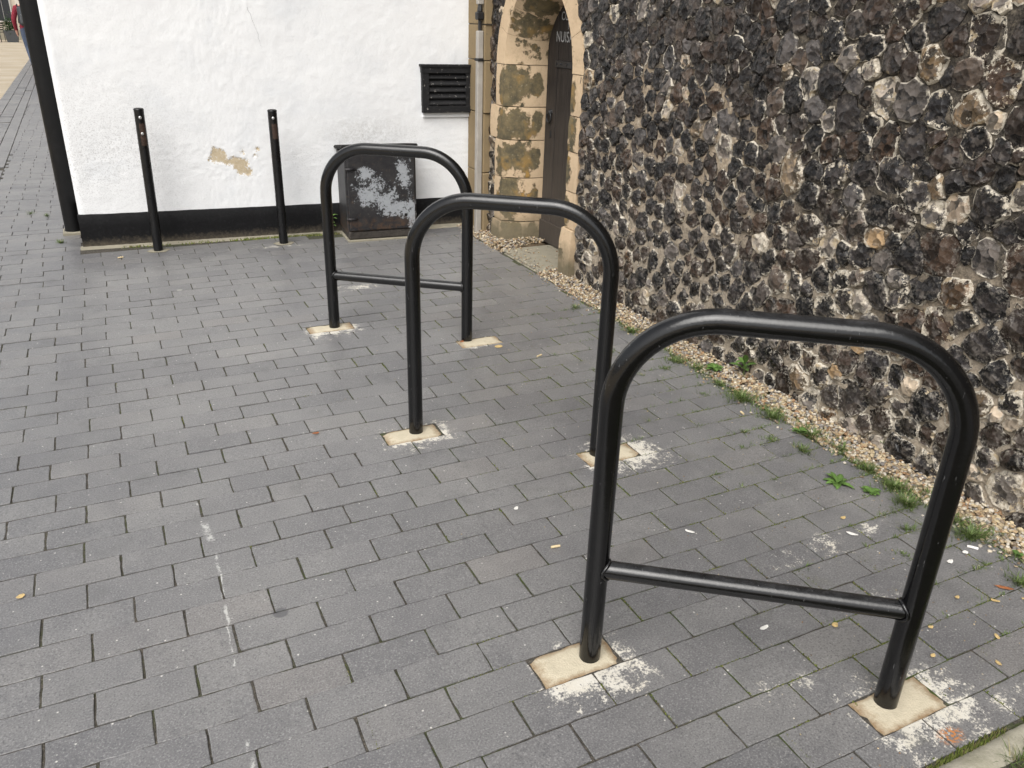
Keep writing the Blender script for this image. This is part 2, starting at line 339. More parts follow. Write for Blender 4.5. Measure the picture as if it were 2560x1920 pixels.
def mat_cabinet():
    g = G('flaking_black_iron'); p = g.pos(); o = g.obj(); x, y, z = g.sep(o)
    c = g.mix(g.mr(g.noise(p, 18, 6, .7), .35, .7), (.010, .010, .012), (.032, .030, .030))
    c = g.mix(g.ma('MULTIPLY', g.mr(g.noise(p, 26, 5, .75), .58, .68), .6), c, (.085, .055, .035))
    # flaked-off paint showing grey primer: own blotch shape
    q = g.vm('ADD', o, (0, 0, 0)); m = None
    for cx, cz, rx, rz in ((-.06, .33, .10, .075), (.03, .25, .075, .10), (.11, .21, .12, .055), (.135, .42, .045, .12), (-.11, .27, .06, .05), (.19, .16, .03, .10), (-.10, .40, .05, .05)):
        dx = g.ma('DIVIDE', g.ma('SUBTRACT', x, cx), rx); dz = g.ma('DIVIDE', g.ma('SUBTRACT', z, cz), rz)
        t = g.mr(g.ma('SQRT', g.ma('ADD', g.ma('MULTIPLY', dx, dx), g.ma('MULTIPLY', dz, dz))), 1.5, .2)
        m = t if m is None else g.ma('MAXIMUM', m, t)
    pn = g.ma('ADD', g.ma('MULTIPLY', m, .62), g.ma('ADD', g.ma('MULTIPLY_ADD', g.noise(p, 17, 5, .8), 2.6, -1.3), g.ma('MULTIPLY_ADD', g.noise(p, 95, 3, .8), 1.2, -.6)))
    pm = g.ma('MULTIPLY', g.mr(pn, .36, .42), g.mr(m, 0, .1))
    c = g.mix(pm, c, g.mix(g.noise(p, 60, 3), (.36, .38, .40), (.27, .285, .30)))
    rust = g.ma('MULTIPLY', g.mr(z, .17, .05), g.mr(g.noise(p, 30, 5, .7), .45, .6)); c = g.mix(g.ma('MULTIPLY', rust, .7), c, (.12, .06, .025))
    c = g.mix(g.mr(g.noise(p, 150, 4, .8), .66, .72), c, (.30, .27, .22))
    return g.done(c, g.mix(pm, .52, .75), g.bump(g.ma('SUBTRACT', g.noise(p, 90, 4), g.ma('MULTIPLY', pm, .5)), .35, .004), .5)

def mat_stone():
    g = G('repaired_sandstone'); p = g.pos(); o = g.obj(); ri = g.n('ObjectInfo').outputs['Random']; x, y, z = g.sep(o)
    c = g.mix(g.noise(p, 6, 4, .6), (.62, .475, .315), (.52, .385, .25)); c = g.mix(g.ma('MULTIPLY', g.mr(g.noise(p, 120, 4, .7), .5, .7), .4), c, (.56, .45, .31))
    sh = g.n('CombineXYZ'); g.put(sh.inputs[0], g.ma('MULTIPLY', ri, 37.)); g.put(sh.inputs[1], g.ma('MULTIPLY', ri, 11.))
    q = g.vm('ADD', o, sh.outputs[0])
    dist = g.ma('SQRT', g.ma('ADD', g.ma('ADD', g.ma('MULTIPLY', x, x), g.ma('MULTIPLY', g.ma('MULTIPLY', y, y), 1.3)), g.ma('MULTIPLY', z, z)))
    x2 = g.ma('SUBTRACT', x, .115); dB = g.ma('SQRT', g.ma('ADD', g.ma('MULTIPLY', g.ma('MULTIPLY', x2, x2), 3.), g.ma('MULTIPLY', g.ma('MULTIPLY', z, z), .7)))
    nq = g.noise(q, 9, 5, .65); r7 = g.ma('FRACT', g.ma('MULTIPLY', ri, 7.3)); d2 = g.ma('MINIMUM', g.ma('ADD', g.ma('MULTIPLY', dist, g.mr(r7, 0, 1, .70, 1.15)), g.ma('MULTIPLY_ADD', nq, .24, -.12)), g.ma('ADD', dB, g.ma('MULTIPLY_ADD', nq, .2, -.075)))
    pm = g.mr(d2, .088, .084); edge = g.ma('MULTIPLY', g.mr(d2, .096, .089), g.mr(d2, .08, .086))
    old = g.mix(g.mr(g.noise(q, 18, 5, .65), .35, .7), (.085, .075, .05), (.22, .17, .09)); old = g.mix(g.mr(g.noise(q, 7, 3), .55, .68), old, (.36, .22, .07))
    old = g.mix(g.mr(g.noise(q, 90, 4, .7), .62, .7), old, (.42, .38, .28))
    c = g.mix(g.ma('MULTIPLY', g.mr(g.noise(p, 13, 5, .75), .50, .72), .45), c, (.30, .22, .13)); c = g.mix(pm, c, old); c = g.mix(g.ma('MULTIPLY', edge, .6), c, (.12, .09, .05))
    # mossy grey foot
    pz = g.sep(p)[2]; ft = g.mr(g.ma('ADD', pz, g.ma('MULTIPLY_ADD', g.noise(p, 14, 4), .16, -.08)), .20, .06)
    c = g.mix(ft, c, g.mix(g.noise(p, 30, 5, .7), (.24, .20, .13), (.11, .095, .062)))
    return g.done(c, .9, g.bump(g.ma('ADD', g.noise(p, 70, 4), g.ma('MULTIPLY', g.ma('SUBTRACT', 1, pm), 1.2)), .5, .006), .25)

def mat_quoin():
    g = G('ochre_quoin_stone'); p = g.pos(); c = g.mix(g.noise(p, 9, 5, .65), (.30, .22, .12), (.20, .155, .095)); c = g.mix(g.mr(g.noise(p, 40, 5, .8), .6, .7), c, (.13, .11, .08))
    return g.done(c, .9, g.bump(g.noise(p, 60, 4), .4, .004), .25)

def mat_wood():
    g = G('old_dark_oak'); p = g.pos(); o = g.n('Mapping'); g.put(o.inputs[0], p); o.inputs['Scale'].default_value = (60, 60, 3.5)
    n1 = g.noise(o.outputs[0], 1.4, 6, .7, .6); c = g.mix(g.mr(n1, .35, .7), (.012, .0095, .008), (.042, .033, .027)); c = g.mix(g.mr(g.noise(p, 45, 4, .8), .62, .7), c, (.008, .007, .006))
    lo = g.mr(g.ma('ADD', g.sep(p)[2], g.ma('MULTIPLY_ADD', g.noise(p, 5, 3), .5, -.25)), .95, .25)
    c = g.mix(g.ma('MULTIPLY', lo, .5), c, (.11, .092, .075))
    return g.done(c, .7, g.bump(n1, .6, .004), .3)

def mat_plain(name, c, rough=.6, metal=0., var=.2, sc=40, bump=.15, spec=.5):
    g = G(name); p = g.pos(); nn = g.noise(p, sc, 5, .65)
    c2 = g.mix(g.mr(nn, .3, .7), [q * (1 - var) for q in c], [min(1, q * (1 + var)) for q in c])
    return g.done(c2, rough, g.bump(nn, bump, .004), spec, metal)

M = {}
M['paver'] = mat_paver(); M['paver_s'] = mat_paver(True); M['bed'] = mat_bed()
M['plate'] = mat_concrete('cream_mortar_infill', (.66, .59, .45), (.42, .37, .27), .9)
M['conc'] = mat_concrete('pale_mossy_concrete', (.34, .31, .24), (.20, .185, .14)); M['kerb'] = mat_concrete('lichen_kerb', (.52, .48, .41), (.15, .15, .085))
M['flint'] = mat_flint(); M['mortar'] = mat_mortar(); M['flintfar'] = mat_mortar(True)
M['gravel'] = mat_attr('pea_gravel', 'c_peb', .6, .25, 120); M['grass'] = mat_attr('grass_blade', 'c_leaf', .5, .2, 60, .1, .35); M['moss'] = mat_attr('moss', 'c_leaf', .9, .3, 200, .2, .2)
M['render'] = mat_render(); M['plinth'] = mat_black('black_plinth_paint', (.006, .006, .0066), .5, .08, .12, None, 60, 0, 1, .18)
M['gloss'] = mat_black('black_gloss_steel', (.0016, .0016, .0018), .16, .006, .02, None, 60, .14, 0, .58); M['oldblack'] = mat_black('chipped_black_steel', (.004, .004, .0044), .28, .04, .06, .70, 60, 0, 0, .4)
M['ventpaint'] = mat_black('flaking_black_wood', (.016, .016, .017), .5, .12, .15, .62, 60, 0, 0, .2); M['pipe'] = mat_black('black_pipe_paint', (.005, .005, .0053), .40, .03, .05, None, 25, 0, 0, .22)
M['cab'] = mat_cabinet(); M['lid'] = mat_black('sooty_black_iron', (.010, .0095, .009), .6, .10, .1, None, 60, 0, 0, .2); M['stone'] = mat_stone(); M['quoin'] = mat_quoin(); M['wood'] = mat_wood()
M['iron'] = mat_plain('wrought_iron', (.012, .012, .013), .5); M['bolt'] = mat_plain('galvanised_bolt', (.55, .55, .54), .35, .8); M['rust'] = mat_plain('rusted_steel', (.04, .021, .013), .75, 0, .5, 90, .4)
M['rust2'] = mat_plain('sooty_concrete', (.040, .034, .028), .8, 0, .5, 40, .4); M['letter'] = mat_plain('faded_white_lettering', (.30, .30, .295), .8, 0, .5, 120); M['conduit'] = mat_plain('grey_conduit', (.36, .335, .30), .6, 0, .15, 12); M['dark'] = mat_plain('dark_void', (.006, .006, .006), .9)

def mat_road():
    g = G('buff_surface_dressing'); p = g.pos(); c = g.mix(g.noise(p, 60, 4, .8), (.44, .37, .27), (.33, .27, .19)); c = g.mix(g.mr(g.noise(p, 1.2, 3), .4, .7), c, (.46, .40, .31))
    return g.done(c, .85, g.bump(g.noise(p, 200, 3), .5, .006), .3)
M['road'] = mat_road(); M['ground'] = mat_plain('grey_ground', (.16, .155, .145), .9)

# ------------------------------------------------------------------ terrain, street falling gently away
FALL = .01395
def gz(y): return -FALL * max(0., y - 6.)
def lx(i, y):   # lines of the street edging: 0 road edge, 3 inner edge of setts
    return (-1.078, -.935, -.780, -.665)[i] - .0185 * y
def sheet(name, x0, x1, ys, z, mat, kind='structure', xa=None, xb=None):
    b = MB(); vs = []; fs = []
    for y in ys:
        vs += [((xa(y) if xa else x0), y, gz(y) + z), ((xb(y) if xb else x1), y, gz(y) + z)]
    for i in range(len(ys) - 1): fs.append((2 * i, 2 * i + 1, 2 * i + 3, 2 * i + 2))
    b.add(vs, fs); o = b.build(name, mat); tag(o, kind=kind); return o
sheet('ground', -150, 150, [-80, 6, 60, 120, 300], -.045, M['ground'])
tag(sheet('road', -14, 0, [-20, 6, 20, 40, 62], -.012, M['road'], xb=lambda y: lx(0, y)), 'buff coloured street surface running away past the white building')

# ------------------------------------------------------------------ paving
paving = sheet('paving', 0, 2.12, [-.6, 5.45], -.0032, M['bed'], xa=lambda y: lx(3, y) + .01)
tag(paving, 'dark grey brick paving laid in running bond')
PX, PY, X0, Y0 = .199, .0990, -.005, .838
_CL = {-3: .545, -2: .644, -1: .742, 0: .838, 1: .9395, 2: 1.0415, 3: 1.143, 4: 1.240, 5: 1.334, 6: 1.4285, 7: 1.528, 8: 1.629, 9: 1.728, 10: 1.8276, 11: 1.926, 12: 2.024, 13: 2.124, 14: 2.220, 15: 2.315, 16: 2.413}
def cl(k): return _CL[k] if k in _CL else 2.413 + .0992 * (k - 16)
ROWX = {3: .680, -1: 1.256, 15: .707, 11: 1.264}
def brick_mesh(mb, x0, y0, x1, y1, z, tone, tilt=(0, 0), rs=random):
    lxn, lyn = x1 - x0, y1 - y0; cx, cy = (x0 + x1) / 2, (y0 + y1) / 2
    pts = []
    nx = max(2, int(lxn / .022)); ny = max(2, int(lyn / .019))
    for i in range(nx): pts.append((x0 + lxn * i / nx, y0))
    for i in range(ny): pts.append((x1, y0 + lyn * i / ny))
    for i in range(nx): pts.append((x1 - lxn * i / nx, y1))
    for i in range(ny): pts.append((x0, y1 - lyn * i / ny))
    n = len(pts); ins, mid, bot = [], [], []
    for (a, b) in pts:
        corner = (abs(a - x0) < 1e-6 or abs(a - x1) < 1e-6) and (abs(b - y0) < 1e-6 or abs(b - y1) < 1e-6)
        j = rs.uniform(-.0008, .0013) + (.0007 if corner else 0); e = .0010 + rs.random() * .0010 + (.006 if rs.random() < .025 else 0)
        sx = (a - cx) / (lxn / 2); sy = (b - cy) / (lyn / 2)
        mx_, my_ = a - j * sx, b - j * sy
        zz = z + tilt[0] * (a - cx) + tilt[1] * (b - cy)
        ins.append((mx_ - e * (sx if abs(sx) > .99 else 0), my_ - e * (sy if abs(sy) > .99 else 0), zz)); mid.append((mx_, my_, zz - .0007)); bot.append((mx_, my_, z - .02))
    fs = [tuple(range(n))] + [(i, n + i, n + (i + 1) % n, (i + 1) % n) for i in range(n)] + [(n + i, 2 * n + i, 2 * n + (i + 1) % n, n + (i + 1) % n) for i in range(n)]
    mb.add(ins + mid + bot, fs, ft=tone)
def subtract(rc, holes):
    out = [rc]
    for (a, b, c, d) in holes:
        nxt = []
        for (x0, y0, x1, y1) in out:
            if x1 <= a or x0 >= c or y1 <= b or y0 >= d: nxt.append((x0, y0, x1, y1)); continue
            if y0 < b: nxt.append((x0, y0, x1, b))
            if y1 > d: nxt.append((x0, d, x1, y1))
            yl, yh = max(y0, b), min(y1, d)
            if x0 < a: nxt.append((x0, yl, a, yh))
            if x1 > c: nxt.append((c, yl, x1, yh))
        out = nxt
    return [q for q in out if q[2] - q[0] > .012 and q[3] - q[1] > .009]
holes = [(a - .0022, b - .0022, c + .0022, d + .0022) for a, b, c, d in PLATES]
def wall_y(x): return 5.321 - .0737 * (x + .192) - .03      # front of the white wall's mortar fillet
bricks = []
for k in range(-3, 44):
    y0 = cl(k); PYk = cl(k + 1) - y0; drift = .010 * math.sin(k * .37) + random.uniform(-.005, .005) - .012 * (k < 2)
    off = X0 + drift + (.0995 if k % 2 else 0)
    if k in ROWX: off = ROWX[k] - PX * round((ROWX[k] - off) / PX)
    for j in range(-6, 14):
        x0 = off + j * PX; g_ = .0013
        rc = (max(x0 + g_ + random.uniform(0, .0018), lx(3, y0) + .004), y0 + g_ * .7 + random.uniform(0, .0008), min(x0 + PX - g_, 2.098), y0 + PYk - g_ * .7)
        if rc[2] - rc[0] < .02: continue
        if y0 + PYk > wall_y(x0 + .1) and x0 > -.32: continue
        if y0 < .655 and x0 + PX > 1.19:
            if y0 + PYk < .66: continue
            rc = (rc[0], .655, rc[2], rc[3])
            if rc[3] - rc[1] < .02: continue
        for q in subtract(rc, holes): bricks.append(q)
# the alley beyond the corner, same courses
for k in range(44, 190):
    y0 = cl(k); off = X0 + (.0995 if k % 2 else 0) + random.uniform(-.01, .01)
    for j in range(-8, 2):
        x0 = off + j * PX; rc = (max(x0 + .002, lx(3, y0) + .004), y0 + .002, min(x0 + PX - .002, -.19), y0 + .0992 - .002)
        if rc[2] - rc[0] > .03: bricks.append(rc)
def bsize(q):
    cx, cy = (q[0] + q[2]) / 2, (q[1] + q[3]) / 2
    p = proj(cx, cy, gz(cy)); 
    if p is None or not (-60 < p[0] < 2620 and -60 < p[1] < 1980): return 0
    return 1 / p[2] ** 2 * (q[2] - q[0]) * (q[3] - q[1]) / p[2]
bricks.sort(key=bsize, reverse=True)
def tone_():
    t = min(.76, random.gauss(.44, .20))
    if random.random() < .04: t = random.uniform(.75, .9)
    return min(1, max(0, t))
VAR = {}
def brick_variant(i, lw, lh):
    i = i % 3
    if (i, lw, lh) not in VAR:
        b = MB(); brick_mesh(b, -lw / 2000, -lh / 2000, lw / 2000, lh / 2000, 0, 0.0); o = b.build('brick', M['paver']); VAR[i, lw, lh] = o.data; bpy.data.objects.remove(o)
    return VAR[i, lw, lh]
def stained(q): return any(q[0] < c + .17 and q[2] > a - .17 and q[1] < d + .14 and q[3] > b_ - .16 for a, b_, c, d in PLATES) or any(q[0] < cx + 1.35 * rx and q[2] > cx - 1.35 * rx and q[1] < cy + 1.35 * ry and q[3] > cy - 1.35 * ry for cx, cy, rx, ry, _ in SPL) or (q[0] < .13 and q[2] > .04 and q[1] < 2.12 and q[3] > 1.05)
rest = MB(); nb = 0
for q in bricks:
    cx, cy = (q[0] + q[2]) / 2, (q[1] + q[3]) / 2; lw = q[2] - q[0]; t = tone_()
    z = gz(cy) + random.uniform(-.0016, .0012); tl = (random.uniform(-.008, .008), random.uniform(-.012, .012))
    if nb < 300 and bsize(q) > 0 and lw > .12 and q[3] - q[1] > .08:
        me = brick_variant(random.randrange(8), int(lw * 1000 / 2) * 2, int((q[3] - q[1]) * 1000))
        o = bpy.data.objects.new('brick', me); COL.objects.link(o); o.parent = paving; o.location = (cx, cy, z); o.rotation_euler = (tl[1], tl[0], random.uniform(-.003, .003) + (math.pi if random.random() < .5 else 0))
        o.color = (t, t, t, 1); nb += 1
        if stained(q): o.material_slots[0].link = 'OBJECT'; o.material_slots[0].material = M['paver_s']
    else:
        n0 = len(rest.f); brick_mesh(rest, *q, z, t, tl)
        if stained(q): rest.mi[n0:] = [1] * (len(rest.f) - n0)
o = rest.build('brick_field', [M['paver'], M['paver_s']], paving); o.color = (0, 0, 0, 1); tag(o, kind='stuff')
# setts edging the street
sett_bed = sheet('kerb_setts', 0, 0, [-2, 6, 12, 20, 32, 48], -.0085, M['bed'], xa=lambda y: lx(0, y), xb=lambda y: lx(3, y) + .012)
tag(sett_bed, 'three rows of grey setts edging the street')
b = MB()
for i in range(3):
    y = -1.5 + i * .03
    while y < 46:
        L = random.uniform(.095, .105) if i < 2 else random.uniform(.19, .205)
        xa, xb = lx(i, y) + .004, lx(i + 1, y) - .004
        z = gz(y) + random.uniform(-.003, .003)
        if random.random() > .012: brick_mesh(b, xa, y + .003, xb, y + L - .003, z, tone_() + .15)
        y += L
o = b.build('sett_rows', M['paver'], sett_bed); o.color = (0, 0, 0, 1); tag(o, kind='stuff')
sheet('alley_bed', 0, -.17, [5.45, 6, 12, 20, 30], -.0095, M['bed'], xa=lambda y: lx(3, y) + .01)
# mortar infills round the stand legs
for i, (x0, y0, x1, y1) in enumerate(PLATES):
    b = MB(); n = 9; m = 6; vs = []; cx, cy = (x0 + x1) / 2, (y0 + y1) / 2
    for a in range(n + 1):
        for c in range(m + 1):
            x = x0 + (x1 - x0) * a / n; y = y0 + (y1 - y0) * c / m; ed = min(a, n - a, c, m - c)
            vs.append((x + random.uniform(-.003, .003), y + random.uniform(-.003, .003), (-.003 if ed == 0 else .0012 if ed > 1 else .0006) + random.uniform(-.0006, .0006) + .0012 * noise.noise(Vector((x * 20, y * 20, i)))))
    fs = [(a * (m + 1) + c, (a + 1) * (m + 1) + c, (a + 1) * (m + 1) + c + 1, a * (m + 1) + c + 1) for a in range(n) for c in range(m)]
    b.add(vs, fs); b.build('mortar_infill', M['plate'], paving, smooth=True, loc=(cx, cy, 0))
# concrete edging and verge at the near right corner
b = MB(); vs = []; n = 60
for i in range(n + 1):
    x = 1.19 + 1.1 * i / n
    for j, y in enumerate((.648, .638, .625, .612, .600, .585)):
        vs.append((x, y + .004 * noise.noise(Vector((x * 9, j, 3))), (-.012, .005, .010, .011, .009, -.01)[j] + .005 * noise.noise(Vector((x * 45, y * 45, 1)))))
b.add(vs, [(i * 6 + j, i * 6 + j + 1, (i + 1) * 6 + j + 1, (i + 1) * 6 + j) for i in range(n) for j in range(5)])
o = b.build('concrete_edging', M['kerb'], smooth=True); tag(o, kind='structure')
sheet('verge_soil', 1.19, 2.3, [-.5, .605], -.006, mat_plain('verge_soil', (.05, .038, .025), .95), xa=None)

# ------------------------------------------------------------------ flint wall
WX = 2.24                           # mortar face
ZC, HO, SPR, RO = 4.2725, .5175, 1.05, .60   # doorway centre (y), outer half width, springing, outer radius
def arch_half(z, ro=RO, ho=HO):
    if z <= SPR: return ho
    q = ro * ro - (z - SPR) ** 2
    return (ho - ro + math.sqrt(q)) if q > 0 else -1
def in_arch(y, z, m=0.): return abs(y - ZC) < arch_half(z) + m or (y > ZC and abs(y - ZC) < HO + .07 + m and .615 < z < .835)
def wx(y, z):
    return WX + .012 * noise.noise(Vector((y * .9, z * .9, 2.))) - .02 * max(0, min(1, (2.6 - y) / 1.2)) * math.sin(min(1, max(0, z / 1.6)) * 3.1) + .012 * max(0, .25 - z)
wall = empty('flint_wall', (WX, 2.8, 0))
tag(wall, 'tall wall of knapped black flints set in sandy mortar', 'wall')
YA, YB, ZT = .25, 4.895, 2.3
# sites
def light_zone(y, z):
    wv = .35 * noise.noise(Vector((y * 2.6, z * 2.6, 5)))
    a = min(1, max(0, (y + wv - 2.25) / .45)) * min(1, max(0, (1.2 - z - wv) / .25)); l = min(1, max(0, (.85 - z - wv) / .5))
    return a, l
def spacing(y, z):
    a, l = light_zone(y, z)
    s = .064 + .018 * min(1, max(0, (3.0 - y) / 1.2)) * (.8 if z < .4 else 1.)
    return s
cell = .04; hashg = {}; sites = []
def near(y, z, r):
    ci, cj = int(y / cell), int(z / cell); k = int(r / cell) + 1
    for i in range(ci - k, ci + k + 1):
        for j in range(cj - k, cj + k + 1):
            for s_ in hashg.get((i, j), ()): yield s_
def try_add(y, z, r):
    for (a, b_, c) in near(y, z, .1):
        if ((a - y) / .92) ** 2 + ((b_ - z) / 1.08) ** 2 < ((r + c) * .5) ** 2: return
    hashg.setdefault((int(y / cell), int(z / cell)), []).append((y, z, r)); sites.append((y, z, r))
for rep, fac in ((9000, 1.0), (16000, .9), (22000, .68)):
    for _ in range(rep):
        y = random.uniform(YA, YB); z = random.uniform(.0, ZT)
        if in_arch(y, z, .02): continue
        rt_ = min(1, max(0, (2.8 - y) / .8))
        if fac < .8 and light_zone(y, z)[0] > .5 and random.random() < .8: continue
        s_ = spacing(y, z) * fac * random.uniform(.88 - .14 * rt_, 1.22 + .22 * rt_); try_add(y, z, s_)
P = np.array([(a, b_) for a, b_, c in sites]); rad_ = np.array([c for a, b_, c in sites])
K = 16; TH = np.arange(K) * 2 * math.pi / K
def outline(i):
    d = P - P[i]; dd = np.hypot(d[:, 0], d[:, 1]); idx = np.argsort(dd)[1:15]; y, z = P[i]
    a, l = light_zone(y, z); gap = .0012 + .0055 * a * random.uniform(.3, 1.4) + .005 * l * random.uniform(.0, 1.3) + (.004 if y < 2.4 else 0) * random.random()
    r = np.full(K, rad_[i] * .82)
    for j in idx:
        t = math.atan2(d[j, 1], d[j, 0]); share = rad_[i] / (rad_[i] + rad_[j]); c = np.cos(TH - t)
        lim = np.where(c > .12, (dd[j] * share - gap / 2) / np.maximum(c, .12), 9); r = np.minimum(r, lim)
    for q in range(K):      # keep out of the doorway and above the ground
        cy, sz = math.cos(TH[q]), math.sin(TH[q])
        for _ in range(8):
            if in_arch(y + cy * r[q], z + sz * r[q], .004): r[q] *= .85
            else: break
    r = np.maximum(r, .008); r = (np.roll(r, 1) + 2.6 * r + np.roll(r, -1)) / 4.6
    return r * rng.uniform(.84, 1.13, K) * (1 + .07 * np.sign(np.sin(TH * random.choice((1.5, 2, 2.5)) + random.random() * 6)))
BLACK = [(.008, .008, .009), (.011, .011, .012), (.014, .0135, .0145), (.020, .019, .020), (.026, .020, .017), (.034, .024, .018), (.018, .014, .012), (.034, .031, .030)]
def stone(mb, i, org):
    y, z = P[i]; r = outline(i); R0 = r.mean(); x = wx(y, z)
    right = min(1, max(0, (2.7 - y) / .9)); a, l = light_zone(y, z)
    u = random.random()
    col = random.choice(BLACK); cortex = random.choice((0, .05, .12, .2, .26, .34)) + .13 * right + .07 * l; rind = 0.
    nod = random.random() < .12 + .12 * right
    if u < .03 + .035 * right: col = random.choice([(.10, .075, .045), (.13, .10, .065), (.09, .06, .036), (.15, .125, .09)]); nod = True; cortex = .46
    elif u < .085 + .08 * right: col = random.choice([(.16, .15, .14), (.22, .21, .19), (.10, .098, .095)]); cortex = random.uniform(.4, .62)
    elif rad_[i] < .8 * spacing(y, z) and random.random() < .10 + .2 * right: col = random.choice([(.20, .15, .09), (.24, .21, .17), (.30, .27, .22)]); cortex = random.uniform(.35, .6)
    elif u < .106 and y < 2: col = (.33, .09, .04)
    elif u < .24: col = random.choice([(.06, .06, .063), (.075, .072, .07), (.06, .05, .043)])
    if random.random() < .30 + .30 * right: rind = random.uniform(.45, 1.)
    prot = random.uniform(.003, .010) + .007 * right * random.random() + (.004 if a > .5 else 0); prot *= min(1.25, R0 / .024)
    planes = []
    for q in range(random.choice((2, 3, 3, 4))):
        t = random.uniform(0, 2 * math.pi); sl_ = random.uniform(.05, .55); planes.append((prot * random.uniform(.75, 1.25), -math.cos(t) * sl_, -math.sin(t) * sl_))
    planes.append((prot, random.uniform(-.15, .15), random.uniform(-.15, .15)))
    seed = random.random() * 50
    def hgt(py, pz, rho):
        if nod: h = prot * 1.25 * max(0, 1 - rho ** 2.4) ** .6 + .003 * noise.noise(Vector((y * 50 + py * 60, z * 50 + pz * 60, seed + 9)))
        else: h = min(p0 + a1 * py + a2 * pz for p0, a1, a2 in planes) - .15 * prot * (rho > .9)
        h += .0028 * noise.noise(Vector((y * 60 + py * 70, z * 60 + pz * 70, seed)))
        return max(h, -.004)
    vs = []; rd = []
    rings = (.34, .66, .88, 1.0); eg = [0.] + [.34] * K + [.66] * K + [.88] * K + [1.] * K + [1.15] * K
    vs.append((x - hgt(0, 0, 0), y, z)); rd.append(0)
    for ri, rho in enumerate(rings):
        for q in range(K):
            rr = r[q] * rho * (1 if rho in (1.0,) else random.uniform(.93, 1.07)); py, pz = math.cos(TH[q]) * rr, math.sin(TH[q]) * rr
            vs.append((x - hgt(py, pz, rho) * (1, 1, 1, .5)[ri], y + py, z + pz)); rd.append(rind if ri == 3 else 0)
    for q in range(K):
        rr = r[q] * 1.07; vs.append((x + .016, y + math.cos(TH[q]) * rr, z + math.sin(TH[q]) * rr)); rd.append(rind * .5)
    fs = [(0, 1 + (q + 1) % K, 1 + q) for q in range(K)]
    for ri in range(4):
        o_ = 1 + ri * K; o2 = o_ + K
        for q in range(K): fs.append((o_ + q, o_ + (q + 1) % K, o2 + (q + 1) % K, o2 + q))
    mb.add(vs, fs, c_stone=col, f_rind=rd, f_cortex=min(.75, cortex), f_seed=seed, f_edge=eg)
def ssize(i):
    y, z = P[i]; p = proj(WX, y, z)
    if p is None or not (-30 < p[0] < 2590 and -30 < p[1] < 1950): return 0
    return rad_[i] / p[2]
order = sorted(range(len(sites)), key=ssize, reverse=True)
rest = MB()
for n_, i in enumerate(order):
    if n_ < 300:
        b = MB(); stone(b, i, None); y, z = P[i]; b.build('flint', M['flint'], wall, smooth=True, loc=(wx(y, z), y, z), ang=20)
    else: stone(rest, i, None)
o = rest.build('flint_field', M['flint'], wall, smooth=True, ang=20); tag(o, kind='stuff')
# mortar sheet, fine where it shows
ys = np.arange(YA - .02, YB + .011, .0125); zs = np.arange(-.06, ZT, .0125); vs = []; fs = []
for z in zs:
    for y in ys:
        h = .007 * noise.noise(Vector((y * 17, z * 17, 9))) + .0060 * noise.noise(Vector((y * 40, z * 40, 4)))
        vs.append((wx(y, z) + .0058 + h - .0030 * light_zone(y, z)[0], y, z))
ny = len(ys)
for j in range(len(zs) - 1):
    for i in range(ny - 1):
        if in_arch((ys[i] + ys[i + 1]) / 2, (zs[j] + zs[j + 1]) / 2, -.03): continue
        fs.append((j * ny + i, (j + 1) * ny + i, (j + 1) * ny + i + 1, j * ny + i + 1))
b = MB(); b.add(vs, fs); b.build('mortar', M['mortar'], wall, smooth=True)
b = MB(); b.box((WX + .03, -8, -.1), (WX + .5, YA + .0, 7.5)); b.box((WX + .03, YA, ZT - .02), (WX + .5, 5.16, 7.5)); b.box((WX + .3, YA, -.1), (WX + .5, 5.16, ZT - .02)); b.build('wall_core', M['flintfar'], wall)
# quoins at the far end, with a service conduit
zq = [-.02, .39, .76, 1.07, 1.275, 1.62, 1.95, 2.3]
for i in range(len(zq) - 1):
    b = MB(); b.box((2.197 + random.uniform(-.001, .003), 4.885 + (.012 if i % 2 else 0), zq[i] + .002), (2.32, 5.165, zq[i + 1] - .002), .004); b.build('quoin_stone', M['quoin'], wall)
b = MB(); b.box((2.158, 4.905, .0), (2.1955, 4.943, 1.24), .004); b.box((2.158, 4.905, 1.385), (2.1955, 4.943, 2.3), .004); cd = b.build('conduit', M['conduit'], wall)
b = MB(); b.tube([(2.178, 4.924, 1.235), (2.178, 4.925, 1.31), (2.172, 4.917, 1.35), (2.178, 4.924, 1.39)], [.011, .012, .016, .012], 10); b.box((2.15, 4.90, 1.30), (2.1955, 4.94, 1.345), .006); b.box((2.1565, 4.898, 1.068), (2.1955, 4.955, 1.085), .002); b.build('cable_clamp', M['iron'], cd)

